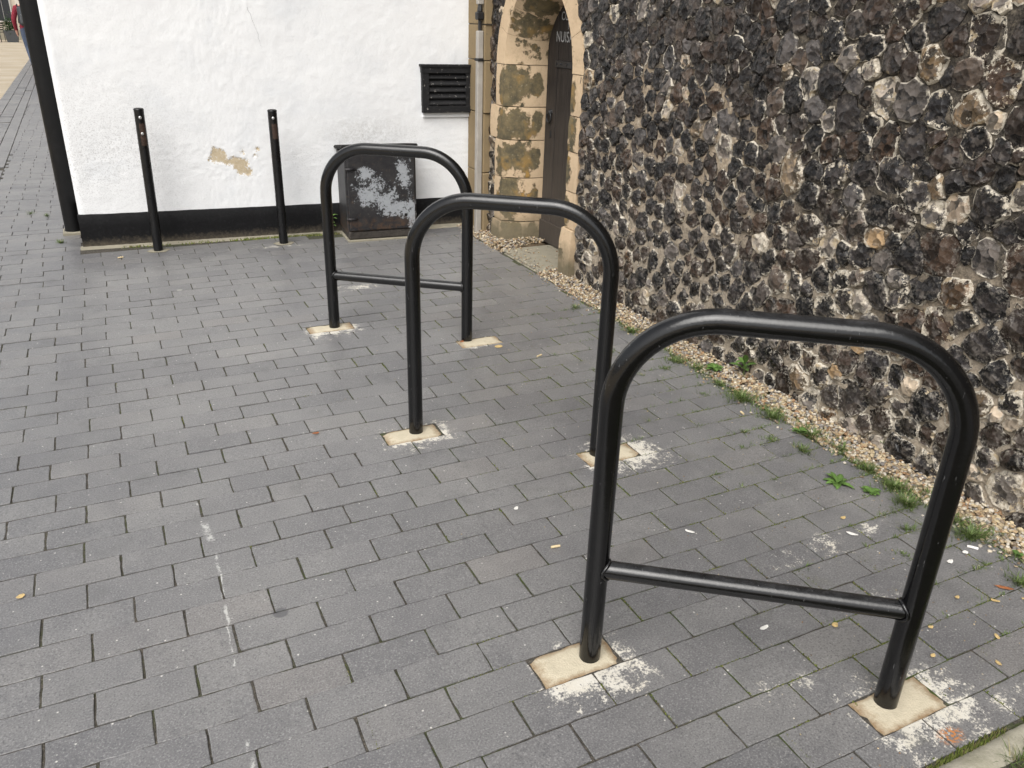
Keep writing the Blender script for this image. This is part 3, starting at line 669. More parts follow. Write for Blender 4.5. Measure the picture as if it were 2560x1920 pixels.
# ------------------------------------------------------------------ doorway
dw = empty('stone_doorway', (WX, ZC, 0)); tag(dw, 'pointed sandstone doorway with a dark oak door in the flint wall', 'doorway')
FX = 2.232
def jamb(sd, z0, z1, ext=0., bulge=0.):
    # profile from the outside to the door: (x, half width)
    prof = [(2.50, HO + ext), (FX, HO + ext), (FX, .405), (2.355, .328), (2.475, .312), (2.50, .312)]
    nz = 4; b = MB(); vs = []
    for k in range(nz + 1):
        z = z0 + .0025 + (z1 - z0 - .005) * k / nz; ed = .003 if k in (0, nz) else 0
        for (x, hw) in prof:
            j = .003 * noise.noise(Vector((x * 20, hw * 20 + sd * 7, z * 14)))
            vs.append((x + (ed + j - bulge * (1 - k / nz * .4) * (x < 2.4)), ZC + sd * (hw + (ed if hw < .5 else -ed) + j - bulge * (.5 if hw < .5 else 0)), z))
    n = len(prof)
    fs = [(k * n + i, k * n + i + 1, (k + 1) * n + i + 1, (k + 1) * n + i) for k in range(nz) for i in range(n - 1)] + [tuple(range(n)), tuple(range(nz * n, nz * n + n))]
    b.add(vs, fs); return b.build('jamb_stone', M['stone'], dw, loc=(2.30, ZC + sd * .385, (z0 + z1) / 2), recalc=True, smooth=True, ang=30)
for sd in (1, -1):
    for z0, z1, e, bl in ((-.02, .125, 0, .022), (.125, .40, 0, 0), (.40, .63, 0, 0), (.63, .825, .07 if sd > 0 else .0, .004), (.825, 1.065, 0, 0)):
        if sd < 0: z0, z1 = (z0, .27) if z0 < 0 else (.27, .47) if z0 == .125 else (.47, .68) if z0 == .40 else (.68, .86) if z0 == .63 else (.86, 1.065)
        jamb(sd, z0, z1, e, bl)
    radii = [(2.50, RO), (FX, RO), (FX, RO - .1125), (2.355, RO - .1895), (2.475, RO - .2055), (2.50, RO - .2055)]
    nv = 4
    for v in range(nv):
        b = MB(); vs = []; st = 7; n = len(radii)
        for k in range(st + 1):
            t = (v + .006 + (1 - .012) * k / st) / nv
            for (x, rr) in radii:
                cy = HO - RO; ph = t * math.acos(max(-1, min(1, -cy / rr)))
                vs.append((x + .002 * noise.noise(Vector((x * 20, t * 9, sd))), ZC + sd * (cy + rr * math.cos(ph)), SPR + .015 + rr * math.sin(ph)))
        fs = [(k * n + i, k * n + i + 1, (k + 1) * n + i + 1, (k + 1) * n + i) for k in range(st) for i in range(n - 1)] + [tuple(range(n)), tuple(range(st * n, st * n + n))]
        b.add(vs, fs); c = np.mean(np.array(vs), axis=0); b.build('voussoir', M['stone'], dw, loc=tuple(c), recalc=True, smooth=True, ang=30)
b = MB(); b.box((2.135, 3.935, -.04), (2.50, 4.44, .006), .006); b.box((2.112, 3.95, -.04), (2.132, 4.38, -.001), .004); b.build('threshold', M['conc'], dw)
door = MB(); door.box((2.492, 3.95, .0), (2.51, 4.61, 1.66)); door = door.build('door', M['wood'], dw, loc=(2.5, ZC, .8))
yy = 3.955
for i, wd in enumerate((.122, .118, .13, .126, .123)):
    b = MB(); x = 2.468 + random.uniform(-.002, .002); b.box((x, yy + .0015, .018), (2.49, yy + wd - .0015, 1.64), .003); b.build('plank', M['wood'], door); yy += wd
b = MB(); b.box((2.455, 3.96, .012), (2.467, 4.573, .145), .003); b.build('kick_board', M['wood'], door)
b = MB(); b.box((2.459, 3.99, 1.062), (2.466, 4.47, 1.10), .002)
for y in (4.445, 4.40, 4.33, 4.25, 4.1): b.tube([(2.460, y, 1.081), (2.453, y, 1.081)], [.008, .005], 8)
b.build('strap_hinge', M['iron'], door)
b = MB(); th = [(2.452, 4.502 + .026 * math.sin(a), .775 + .03 * math.cos(a)) for a in np.linspace(0, 2 * math.pi, 17)]; b.tube(th, .0055, 8, cap=False); b.tube([(2.468, 4.502, .805), (2.445, 4.502, .805)], [.02, .01], 12); b.box((2.462, 4.488, .66), (2.469, 4.508, .70), .002); b.build('ring_handle', M['iron'], door)
for txt, h, zb in (('COMMIT', .046, 1.315), ('NO', .040, 1.268), ('NUISANCE', .058, 1.2)):
    cu = bpy.data.curves.new('lettering', 'FONT'); cu.body = txt; cu.size = h / .72; cu.align_x = 'CENTER'; cu.space_character = 1.08; cu.extrude = .0004
    to = bpy.data.objects.new('t', cu); COL.objects.link(to); bpy.context.view_layer.update()
    me = bpy.data.meshes.new_from_object(to.evaluated_get(bpy.context.evaluated_depsgraph_get())); bpy.data.objects.remove(to)
    sc = {'COMMIT': .86, 'NO': .8, 'NUISANCE': .80}[txt]
    for v in me.vertices: px, py, pz = v.co; v.co = (2.4645 - pz, 4.31 - px * sc, zb + py)
    me.materials.clear(); me.materials.append(M['letter']); me.update()
    o = bpy.data.objects.new('lettering', me); COL.objects.link(o); adopt(o, door)

# ------------------------------------------------------------------ white building
A = Vector((-.192, 5.321, 0)); U = Vector((2.292, -.168, 0)).normalized(); NN = Vector((U.y, -U.x, 0))   # NN points to the camera
def W(s, z, o=0.): q = A + U * s + NN * o; return (q.x, q.y, z)
wb = empty('white_building', (A.x, A.y, 0)); tag(wb, 'white rendered building with black plinth and corner downpipe', 'building')
PEEL = [(.753, .485), (.786, .566), (.845, .543), (.862, .485), (.895, .505), (.98, .483), (.972, .44), (.996, .417), (.986, .391), (.917, .396), (.885, .452), (.834, .463)]
def peel(s, z):
    ins = False; dm = 9
    for (x0, y0), (x1, y1) in zip(PEEL, PEEL[1:] + PEEL[:1]):
        if (y0 > z) != (y1 > z) and s < (x1 - x0) * (z - y0) / (y1 - y0) + x0: ins = not ins
        t = max(0, min(1, ((s - x0) * (x1 - x0) + (z - y0) * (y1 - y0)) / ((x1 - x0) ** 2 + (y1 - y0) ** 2))); dm = min(dm, math.hypot(s - x0 - t * (x1 - x0), z - y0 - t * (y1 - y0)))
    for (cx, cz) in ((1.04, .545), (1.02, .505), (.955, .527)): 
        q = math.hypot(s - cx, z - cz) - .009
        if q < 0 or (not ins and q < dm): 
            if q < 0: return .5 + min(.5, -q / .03)
            dm = min(dm, q)
    return .5 + (1 if ins else -1) * min(.5, dm / .03)
def axis(a, b_, fa, fb, c, f): 
    return [float(q) for q in list(np.linspace(a, fa, round((fa - a) / c), endpoint=False)) + list(np.linspace(fa, fb, round((fb - fa) / f), endpoint=False)) + list(np.linspace(fb, b_, round((b_ - fb) / c) + 1))]
ss = axis(0, 2.40, .73, 1.06, .013, .005); zz = axis(.17, 2.0, .37, .59, .013, .005); vs = []; pa = []
for z in zz:
    for s_ in ss:
        pe = peel(s_, z) if .68 < s_ < 1.1 and .34 < z < .62 else 0.
        h = .0026 * noise.noise(Vector((s_ * 4, z * 4, 1))) + .0013 * noise.noise(Vector((s_ * 18, z * 18, 2))) + .0013 * noise.noise(Vector((s_ * 45, z * 45, 3)))
        if s_ < .02: h = -.012 * (1 - s_ / .02) + h * .5
        vs.append(W(s_, z, h - (.003 if pe > .5 else 0))); pa.append(pe)
n = len(ss); b = MB(); b.add(vs, [(j * n + i, j * n + i + 1, (j + 1) * n + i + 1, (j + 1) * n + i) for j in range(len(zz) - 1) for i in range(n - 1)], f_peel=pa)
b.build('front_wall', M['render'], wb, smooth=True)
b = MB(); fb = [W(.0, .1, -.012), W(2.4, .1, -.012)]
def quadbox(mb, s0, s1, z0, z1, o0, o1, mi=0):
    q = [W(s0, z0, o1), W(s1, z0, o1), W(s1, z0, o0), W(s0, z0, o0), W(s0, z1, o1), W(s1, z1, o1), W(s1, z1, o0), W(s0, z1, o0)]
    mb.add(q, [(0, 3, 2, 1), (4, 5, 6, 7), (0, 1, 5, 4), (1, 2, 6, 5), (2, 3, 7, 6), (3, 0, 4, 7)], mi)
quadbox(b, .004, 2.4, 0, 1.99, -.3, -.014); quadbox(b, .0, 2.4, 2.0, 7.4, -.3, -.002)
b.add([(-.188, 5.33, -.1), (-.188, 16, -.3), (-.188, 16, 7.4), (-.188, 5.33, 7.4), (2.2, 16, 7.4), (2.2, 5.16, 7.4), (2.2, 16, -.3), (2.2, 5.17, -.1)], [(0, 1, 2, 3), (3, 2, 4, 5), (1, 6, 4, 2), (6, 7, 5, 4)])
b.build('side_walls', M['render'], wb)
# plinth, slightly uneven top line
vs = []; n = 120
for i in range(n + 1):
    s_ = -.006 + 2.40 * i / n; top = .199 - .006 * min(1, s_ / 1.2) + .002 * noise.noise(Vector((s_ * 9, 0, 0)))
    for z, o_ in ((-.03, .010), (.05, .0085), (.12, .008), (top - .004, .0075), (top, .0045), (top + .001, -.02)): vs.append(W(s_, z, o_ + .0015 * noise.noise(Vector((s_ * 12, z * 12, 7)))))
fs = [(i * 6 + j, (i + 1) * 6 + j, (i + 1) * 6 + j + 1, i * 6 + j + 1) for i in range(n) for j in range(5)]
b = MB(); b.add(vs, fs); b.add([W(-.006, -.03, .010), W(-.006, .199, .0075), (-.200, 9, .199), (-.200, 9, -.08)], [(0, 1, 2, 3)]); b.build('plinth', M['plinth'], wb, smooth=True, ang=40)
# mortar fillet along the foot
vs = []; n = 90
for i in range(n + 1):
    s_ = -.02 + 2.38 * i / n; wd = .028 + .014 * noise.noise(Vector((s_ * 5, 0, 8))) + (.03 if s_ > 1.95 else 0)
    for k, (o_, z) in enumerate(((.006, .014), (wd * .6, .007), (wd, .001), (wd + .012, -.012))): vs.append(W(s_, z + .003 * noise.noise(Vector((s_ * 25, k, 1))), o_))
b = MB(); b.add(vs, [(i * 4 + j, i * 4 + j + 1, (i + 1) * 4 + j + 1, (i + 1) * 4 + j) for i in range(n) for j in range(3)]); b.build('mortar_fillet', M['conc'], wb, smooth=True)
# downpipe round the corner
b = MB(); b.tube([(-.243, 5.737, .02), (-.243, 5.737, .6), (-.243, 5.737, 6.0)], .054, 28); b.tube([(-.243, 5.737, .018), (-.243, 5.737, .022)], .058, 28); dp = b.build('downpipe', M['pipe'], wb, smooth=True, ang=40)
b = MB(); b.box((-.31, 5.67, -.02), (-.17, 5.80, .02), .006); b.build('pipe_pad', M['conc'], dp)
# hairline cracks
b = MB()
def crack(pts, wd):
    vs = []
    for i, (s_, z) in enumerate(pts):
        wv = wd * (1 - .6 * i / len(pts)); vs += [W(s_ - wv, z, .0052), W(s_ + wv, z, .0052)]
    b.add(vs, [(2 * i, 2 * i + 1, 2 * i + 3, 2 * i + 2) for i in range(len(pts) - 1)])
sx_, sz_ = 1.06, 1.33; pts = []
for i in range(26): pts.append((sx_, sz_)); sz_ -= .012; sx_ += random.gauss(.0035, .003)
crack(pts[:18], .0005); b.build('crack', M['dark'], wb)
# louvred vent
vent = MB()
for a_, b_, c_, d_ in ((2.075, 2.412, .985, 1.03), (2.080, 2.407, .745, .787)): quadbox(vent, a_, b_, c_, d_, -.01, .038)
for a_, b_ in ((2.078, 2.122), (2.370, 2.409)): quadbox(vent, a_, b_, .787, .985, -.01, .034)
quadbox(vent, 2.066, 2.42, 1.022, 1.036, -.01, .045)
vent = vent.build('vent', M['ventpaint'], wb)
b = MB(); quadbox(b, 2.122, 2.370, .787, .985, -.01, .0075); b.build('vent_back', M['dark'], vent)
for i in range(5):
    z0 = .793 + i * .0395; b = MB(); q = [W(2.122, z0, .030), W(2.37, z0, .030), W(2.37, z0 + .006, .030), W(2.122, z0 + .006, .030), W(2.122, z0 + .026, .010), W(2.37, z0 + .026, .010), W(2.37, z0 + .032, .010), W(2.122, z0 + .032, .010)]
    b.add(q, [(0, 1, 2, 3), (3, 2, 6, 7), (0, 4, 5, 1), (4, 7, 6, 5), (0, 3, 7, 4), (1, 5, 6, 2)]); b.build('slat', M['ventpaint'], vent)
b = MB(); quadbox(b, 2.085, 2.40, .716, .744, -.01, .014); b.build('vent_sill', M['render'], vent)

# ------------------------------------------------------------------ service cabinet
s0, s1, fo = 1.515, 1.962, .278
ca = W((s0 + s1) / 2, 0, fo - .12); cab = empty('service_cabinet', ca); cab.rotation_euler = (0, 0, math.atan2(U.y, U.x))
tag(cab, 'squat black iron service cabinet with flaking paint against the white wall', 'cabinet')
hw = (s1 - s0) / 2; dz = .0
def cpart(name, boxes, mat, bev=.006):
    b = MB()
    for a_, c_ in boxes: b.box(a_, c_, bev)
    o = b.build(name, mat); o.parent = cab; return o
cpart('base', [((-hw + .004, -.112, .012), (hw - .004, .155, .062))], M['rust2'], .008); cpart('mortar_bed', [((-hw - .004, -.122, -.01), (hw + .004, .155, .012))], M['conc'], .004)
cpart('body', [((-hw, -.102, .05), (hw, .15, .535))], M['cab'])
cd_ = cpart('cabinet_door', [((-hw + .012, -.119, .068), (hw - .012, -.1025, .548))], M['cab'], .005)
lid_ = cpart('lid', [((-hw - .016, -.128, .572), (hw + .010, .150, .594))], M['lid'], .008)
for v_ in lid_.data.vertices: v_.co.z -= .036 * max(0, v_.co.y + .11) / .26
for zz_ in (.145, .45):
    b = MB(); b.tube([(-hw - .004, -.121, zz_), (-hw + .03, -.124, zz_), (-hw + .062, -.122, zz_)], [.009, .008, .005], 10); o = b.build('hinge', M['cab'], smooth=True); o.parent = cab
b = MB(); b.tube([(hw - .075, -.1185, .155), (hw - .075, -.1205, .155)], .010, 14); o = b.build('key_hole', M['dark']); o.parent = cab

# ------------------------------------------------------------------ hoop stands
def stand(p0, p1, zt, bar, label):
    p0, p1 = Vector((*p0, 0)), Vector((*p1, 0)); u = (p1 - p0); L = u.length; u.normalize(); rb, rt = .195, .0243
    zc = zt; path = [(0, -.03), (0, .1), (0, .3), (0, zc - rb - .02)]
    path += [(rb - rb * math.cos(a), zc - rb + rb * math.sin(a)) for a in np.linspace(0, math.pi / 2, 17)]
    path += [(L / 2 - .03, zc), (L / 2 + .03, zc)] + [(L - rb + rb * math.sin(a), zc - rb + rb * math.cos(a)) for a in np.linspace(0, math.pi / 2, 17)] + [(L, zc - rb - .02), (L, .3), (L, .1), (L, -.03)]
    e = empty('bicycle_stand', p0); tag(e, label, 'bicycle stand', 'hoop stands set in the brick paving')
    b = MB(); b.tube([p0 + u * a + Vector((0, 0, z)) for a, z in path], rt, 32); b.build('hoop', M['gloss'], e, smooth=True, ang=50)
    if bar:
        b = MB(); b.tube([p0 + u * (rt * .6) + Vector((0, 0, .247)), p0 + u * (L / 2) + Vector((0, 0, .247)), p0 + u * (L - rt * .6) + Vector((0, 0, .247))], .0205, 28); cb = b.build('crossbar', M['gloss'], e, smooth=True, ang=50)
        for s_, sg in ((rt, 1), (L - rt, -1)):
            b = MB(); v = Vector((-u.y, u.x, 0)); c = p0 + u * s_; pts = []
            for a in np.linspace(0, 2 * math.pi, 25):
                y_, z_ = .0215 * math.cos(a), .0215 * math.sin(a); dx = rt - math.sqrt(max(0, rt * rt - y_ * y_)); pts.append(c + v * y_ + Vector((0, 0, .247 + z_)) - u * sg * (dx - .001 - .0006 * math.sin(a * 9)))
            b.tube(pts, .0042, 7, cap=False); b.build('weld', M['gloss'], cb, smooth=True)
stand((.818, 1.190), (1.335, .808), .832, True, 'nearest black hoop bicycle stand with a crossbar, filling the right foreground')
stand((.825, 2.377), (1.327, 1.995), .815, False, 'middle black hoop bicycle stand, the one without a crossbar')
stand((.830, 3.494), (1.330, 3.115), .808, True, 'farthest black hoop bicycle stand with a crossbar, in front of the cabinet')

# ------------------------------------------------------------------ steel posts by the white wall
def post(x, y, h, bolts, label, lean):
    e = empty('bollard_post', (x, y, 0)); tag(e, label, 'post', 'thin steel posts in front of the white wall')
    top = Vector((lean[0], lean[1], h)); at = lambda z: Vector((x, y, 0)) + Vector((lean[0] * z / h, lean[1] * z / h, z)); rt = .0262
    b = MB(); b.tube([at(-.02), at(h * .3), at(h * .6), at(h - .006)], rt, 24); b.build('shaft', M['oldblack'], e, smooth=True, ang=50)
    b = MB(); b.tube([at(h - .0065), at(h - .001), at(h + .004), at(h + .0055)], [rt + .0012, rt + .001, rt * .8, rt * .3], 24); b.build('cap', M['oldblack'], e, smooth=True, ang=60)
    d = Vector((-x, -y, 0)).normalized(); d = (d + Vector((.10, 0, 0))).normalized()
    for z in bolts:
        b = MB(); q = at(z); b.tube([q + d * (rt - .004), q + d * (rt + .003), q + d * (rt + .006)], [.0085, .0080, .0045], 12); b.build('bolt', M['bolt'], e, smooth=True, ang=40)
    v = Vector((-d.y, d.x, 0)); vs = []; zs_ = [h - .075 - .012 * i for i in range(11 if len(bolts) > 1 else 8)]
    for z in zs_:
        for a in np.linspace(-.6, .6, 7): q = at(z + .003 * math.sin(a * 9)); vs.append(q + (d * math.cos(a + .15) + v * math.sin(a + .15)) * (rt + .0006))
    b = MB(); b.add(vs, [(i * 7 + j, i * 7 + j + 1, (i + 1) * 7 + j + 1, (i + 1) * 7 + j) for i in range(len(zs_) - 1) for j in range(6)]); b.build('rust_patch', M['rust'], e, smooth=True)
    b = MB(); pts = []; n = 18
    ctr = (x, y, .006); vs = [ctr] + [(x + .062 * math.cos(a) * (1 + .35 * noise.noise(Vector((math.cos(a) * 2, math.sin(a) * 2, x)))), y + .05 * math.sin(a) * (1 + .35 * noise.noise(Vector((math.cos(a) * 2, math.sin(a) * 2, x + 3)))), .0028) for a in np.linspace(0, 2 * math.pi, n, endpoint=False)]
    b.add(vs, [(0, 1 + i, 1 + (i + 1) % n) for i in range(n)]); b.build('footing', M['conc'], e, smooth=True)
post(.199, 5.122, .802, (.758, .672), 'thin black steel post with two bolts and a rusty band, nearer the downpipe', (.010, 0))
post(.916, 5.042, .790, (.748,), 'thin black steel post with one bolt, between the peeling patch and the cabinet', (0, 0))

# ------------------------------------------------------------------ gravel strip along the flint wall
def ico(sub):
    t = (1 + 5 ** .5) / 2; v = [Vector(q).normalized() for q in ((-1, t, 0), (1, t, 0), (-1, -t, 0), (1, -t, 0), (0, -1, t), (0, 1, t), (0, -1, -t), (0, 1, -t), (t, 0, -1), (t, 0, 1), (-t, 0, -1), (-t, 0, 1))]
    f = [(0, 11, 5), (0, 5, 1), (0, 1, 7), (0, 7, 10), (0, 10, 11), (1, 5, 9), (5, 11, 4), (11, 10, 2), (10, 7, 6), (7, 1, 8), (3, 9, 4), (3, 4, 2), (3, 2, 6), (3, 6, 8), (3, 8, 9), (4, 9, 5), (2, 4, 11), (6, 2, 10), (8, 6, 7), (9, 8, 1)]
    for _ in range(sub):
        c = {}; nf = []
        def md(a, b_):
            k = (min(a, b_), max(a, b_))
            if k not in c: c[k] = len(v); v.append(((v[a] + v[b_]) / 2).normalized())
            return c[k]
        for a, b_, d in f: ab, bd, da = md(a, b_), md(b_, d), md(d, a); nf += [(a, ab, da), (b_, bd, ab), (d, da, bd), (ab, bd, da)]
        f = nf
    return [tuple(q) for q in v], f
I0, I1 = ico(0), ico(1)
PEB = [(.42, .33, .21), (.47, .38, .25), (.36, .26, .15), (.28, .17, .09), (.50, .44, .34), (.30, .275, .24), (.23, .18, .125), (.17, .155, .145), (.42, .34, .21), (.54, .49, .41), (.20, .15, .10)]
gv = MB()
def pebble(x, y, z, r, hi=False):
    V, F = I1 if hi else I0; q = Matrix.Rotation(random.uniform(0, 6.28), 3, 'Z') @ Matrix.Rotation(random.uniform(-.6, .6), 3, 'X')
    sx, sy, sz = r * random.uniform(.8, 1.35), r * random.uniform(.7, 1.1), r * random.uniform(.45, .8)
    c = random.choice(PEB); k = random.uniform(.75, 1.15); c = tuple(t * k for t in c)
    vs = []
    for a in V: p = q @ Vector((a[0] * sx, a[1] * sy, a[2] * sz)) * random.uniform(.9, 1.1); vs.append((x + p.x, y + p.y, z + p.z))
    gv.add(vs, F, c_peb=c)
def edge(y): return 2.104 + .012 * noise.noise(Vector((y * 3, 0, 4))) + .006 * noise.noise(Vector((y * 13, 0, 2)))
for lay in range(2):
    for _ in range(6800):
        t = random.random() ** 1.25; y = .55 + t * 4.6
        x1 = wx(y, 0) + .01
        if 4.44 < y < 4.62: x1 = 2.44 - (y - 4.44) * .2
        if 4.60 <= y < 4.79: x1 = 2.235
        if y > 4.93: x1 = 2.20
        x = random.uniform(edge(y), x1)
        if 3.93 < y < 4.445 and x < 2.5 and (y < 4.40 or random.random() < .5): continue
        if 4.40 < y < 4.5 and x > 2.46: continue
        slope = .016 * max(0, (x - edge(y)) / .15); hi = y < 2.4
        pebble(x, y, -.006 + slope + lay * .006 + random.uniform(-.002, .004), random.uniform(.0042, .0085), hi)
for _ in range(420):
    y = .6 + random.random() * 4.4; x = edge(y) - abs(random.gauss(0, .03)) - .003
    if 3.93 < y < 4.4: continue
    pebble(x, y, .003, random.uniform(.003, .006), y < 2.4)
for _ in range(900):
    y = .66 + random.random() ** 1.4 * 4.3; x = 2.08 - abs(random.gauss(0, .55))
    if not any(a - .01 < x < c + .01 and b_ - .01 < y < d + .01 for a, b_, c, d in PLATES): pebble(x, y, .0012, random.uniform(.0008, .0024))
for _ in range(140): y = random.uniform(3.95, 4.4); pebble(random.uniform(2.10, 2.2) if random.random() < .7 else random.uniform(2.2, 2.44), y, .010, random.uniform(.003, .006))
o = gv.build('gravel', M['gravel'], smooth=True); tag(o, 'strip of tan pea gravel along the foot of the flint wall', 'gravel', None, 'stuff')
b = MB(); b.add([(2.10, .4, -.012), (2.5, .4, -.012), (2.5, 5.3, -.012), (2.10, 5.3, -.012)], [(0, 1, 2, 3)]); o = b.build('gravel_bed', mat_plain('gravel_bed_soil', (.16, .115, .07), .95, 0, .5, 120, .6)); tag(o, kind='structure')

# ------------------------------------------------------------------ grass, moss
gs = MB()
GR = [(.075, .115, .028), (.10, .15, .04), (.125, .17, .055), (.065, .095, .027), (.19, .19, .08), (.28, .25, .13)]
def blade(x, y, z, h, a, bend, wd, col):
    d = Vector((math.cos(a), math.sin(a), 0)); sd = Vector((-d.y, d.x, 0)); vs = []
    for i, t in enumerate((0, .4, .75, 1)):
        p = Vector((x, y, z)) + d * (bend * h * t * t) + Vector((0, 0, h * (t - .35 * bend * t * t))); ww = wd * (1, .85, .5, .05)[i]; vs += [p - sd * ww, p + sd * ww]
    gs.add(vs, [(0, 1, 3, 2), (2, 3, 5, 4), (4, 5, 7, 6)], c_leaf=col)
def tuft(x, y, r, n, h):
    for _ in range(n):
        a = random.uniform(0, 6.283); q = abs(random.gauss(0, .62)) * r * (1 + .5 * math.sin(2 * a + x * 50)); c = random.choice(GR[:4] if random.random() < .85 else GR); k = random.uniform(.8, 1.3)
        blade(x + q * math.cos(a), y + q * math.sin(a), -.004, h * random.uniform(.35, .95), a + random.gauss(0, .9), random.uniform(.3, 1.3), random.uniform(.0008, .0016), tuple(t * k for t in c))
for x, y, r, n, h in ((2.105, 1.80, .055, 260, .045), (1.995, 1.73, .03, 120, .035), (2.07, 2.136, .05, 330, .055), (2.075, 1.97, .045, 260, .05), (2.085, 2.92, .03, 150, .045), (2.11, 2.80, .035, 120, .04), (2.01, 3.32, .03, 110, .03), (2.0, 3.05, .02, 60, .025), (2.04, 1.345, .045, 260, .05), (2.085, 1.43, .045, 280, .05), (2.10, 1.55, .03, 150, .04), (2.07, 1.15, .045, 330, .055), (2.09, 1.23, .035, 200, .05), (2.10, 2.45, .04, 170, .04), (2.06, 2.55, .04, 150, .035), (2.05, 2.68, .03, 110, .03), (1.97, 2.50, .025, 60, .025), (1.95, 1.84, .03, 70, .025), (1.90, 1.92, .02, 40, .02), (2.085, 2.28, .03, 120, .035), (2.0, .95, .03, 120, .04), (2.06, .90, .025, 90, .035), (2.13, 2.0, .03, 60, .04), (2.12, 1.68, .03, 90, .045), (2.15, 1.35, .03, 60, .05), (1.96, 2.24, .02, 50, .02), (1.84, 2.48, .02, 40, .018), (1.87, 2.75, .02, 40, .018), (1.93, 1.25, .025, 60, .03), (1.82, 1.17, .02, 40, .02), (-.32, 5.50, .02, 80, .04), (-.42, 6.3, .02, 40, .04), (-.52, 6.4, .02, 40, .04), (1.15, 5.20, .03, 60, .03), (1.0, 5.2, .04, 60, .02)):
    tuft(x, y, r, n, h)
for k in range(0, 26):   # wisps in the joints near the gravel
    for i in range(16):
        x = 2.09 - abs(random.gauss(0, .28)); y = cl(k) + random.gauss(0, .002)
        if noise.noise(Vector((x * 4, y * 4, 8))) > -.05: tuft(x, y, .012, random.randrange(5, 16), random.uniform(.010, .022))
for _ in range(240):
    y = random.uniform(.8, 3.4); tuft(2.09 + random.gauss(0, .018), y, .012, random.randrange(4, 14), random.uniform(.015, .035)) if noise.noise(Vector((y * 3, 0, 5))) > -.1 else None
for _ in range(1500):   # verge at the corner
    x = random.uniform(1.42, 1.9); y = random.uniform(.46, .60); blade(x, y, -.006, random.uniform(.02, .045), random.uniform(0, 6.28), random.uniform(.3, 1.2), random.uniform(.0008, .0014), random.choice(GR))
o = gs.build('grass', M['grass']); tag(o, 'tufts of short green grass growing at the gravel edge and in joints', 'grass', None, 'stuff')
ms = MB(); MO = [(.10, .13, .025), (.14, .17, .04), (.07, .09, .02), (.19, .20, .07), (.15, .13, .06)]
def mossbit(x, y, r, hz):
    n = 5; c = random.choice(MO); a0 = random.random() * 6; vs = [(x, y, hz)] + [(x + r * math.cos(a0 + i * 6.283 / n) * random.uniform(.6, 1.2), y + r * math.sin(a0 + i * 6.283 / n) * random.uniform(.6, 1.2), -.006) for i in range(n)]
    ms.add(vs, [(0, 1 + i, 1 + (i + 1) % n) for i in range(n)], c_leaf=c)
def mden(x, y): return noise.noise(Vector((x * 2.3, y * 2.3, 3))) * .55 + noise.noise(Vector((x * 9, y * 9, 6))) * .4 + min(.42, max(-.5, (x - .95) * .40)) - .03
cnt = 0
for k in range(-3, 34):
    y0 = cl(k)
    for i in range(1500):
        x = -.7 + random.random() * 2.8
        if mden(x, y0) > .19 and random.random() < .8 - .012 * k: mossbit(x, y0 + random.gauss(0, .0014), random.uniform(.0014, .0036), random.uniform(-.002, .003)); 
    off = X0 + (.0995 if k % 2 else 0) + .010 * math.sin(k * .37) - .012 * (k < 2)
    for j in range(-4, 11):
        x = off + j * PX
        for i in range(34):
            y = y0 + random.random() * PY
            if x < 2.09 and mden(x + .3, y) > .12: mossbit(x + random.gauss(0, .0018), y, random.uniform(.0015, .0042), random.uniform(-.002, .003))
for _ in range(1100):
    x = 1.2 + random.random() * .8
    if noise.noise(Vector((x * 14, 1, 1))) > -.15: mossbit(x, .646 + random.gauss(0, .005), random.uniform(.0015, .0035), .007 + random.uniform(0, .003))
for _ in range(700):
    s_ = random.uniform(.9, 1.5) if random.random() < .6 else random.uniform(.2, 1.5); q = W(s_, 0, random.uniform(.012, .05)); mossbit(q[0], q[1], random.uniform(.003, .007), random.uniform(.006, .013))
o = ms.build('moss', M['moss']); tag(o, 'green moss in the joints of the brick paving', 'moss', None, 'stuff')

# ------------------------------------------------------------------ broad-leaved weeds
LEAF = mat_attr('weed_leaf', 'c_leaf', .45, .25, 70, .25, .4)
def leaf_mesh(L, wd, lift, droop, col, ser=0.):
    b = MB(); n = 9; vs = []
    for i in range(n + 1):
        t = i / n; ww = wd * (math.sin(math.pi * min(1, t * 1.02) ** .8) ** .8) * (1 + ser * (1 if i % 2 else -1)); x = L * t; z = lift * L * t - droop * L * t * t
        if i == 0: ww = wd * .12
        vs += [(x, -ww, z + ww * .35), (x, 0, z), (x, ww, z + ww * .35)]
    fs = []
    for i in range(n): fs += [(3 * i, 3 * i + 3, 3 * i + 4, 3 * i + 1), (3 * i + 1, 3 * i + 4, 3 * i + 5, 3 * i + 2)]
    b.add(vs, fs, c_leaf=[tuple(q * (1.0 if k % 3 != 1 else 1.5) for q in col) for k in range(len(vs))]); return b
def weed(name, x, y, z, leaves, label, stem=0.):
    e = empty(name, (x, y, z)); tag(e, label, 'weed', 'weeds growing from the gravel and joints')
    if stem:
        b = MB(); b.tube([(0, 0, -.01), (.004, .002, stem * .5), (0, 0, stem)], [.0022, .0018, .001], 6, c_leaf=(.12, .17, .05)); o = b.build('stem', LEAF); o.parent = e
    for (a, L, wd, lift, dr, zz_, ser) in leaves:
        k = random.uniform(.8, 1.25); o = leaf_mesh(L, wd, lift, dr, (.075 * k, .135 * k, .032 * k), ser).build('leaf', LEAF, smooth=True); o.parent = e; o.rotation_euler = (0, 0, a); o.location = (0, 0, zz_)
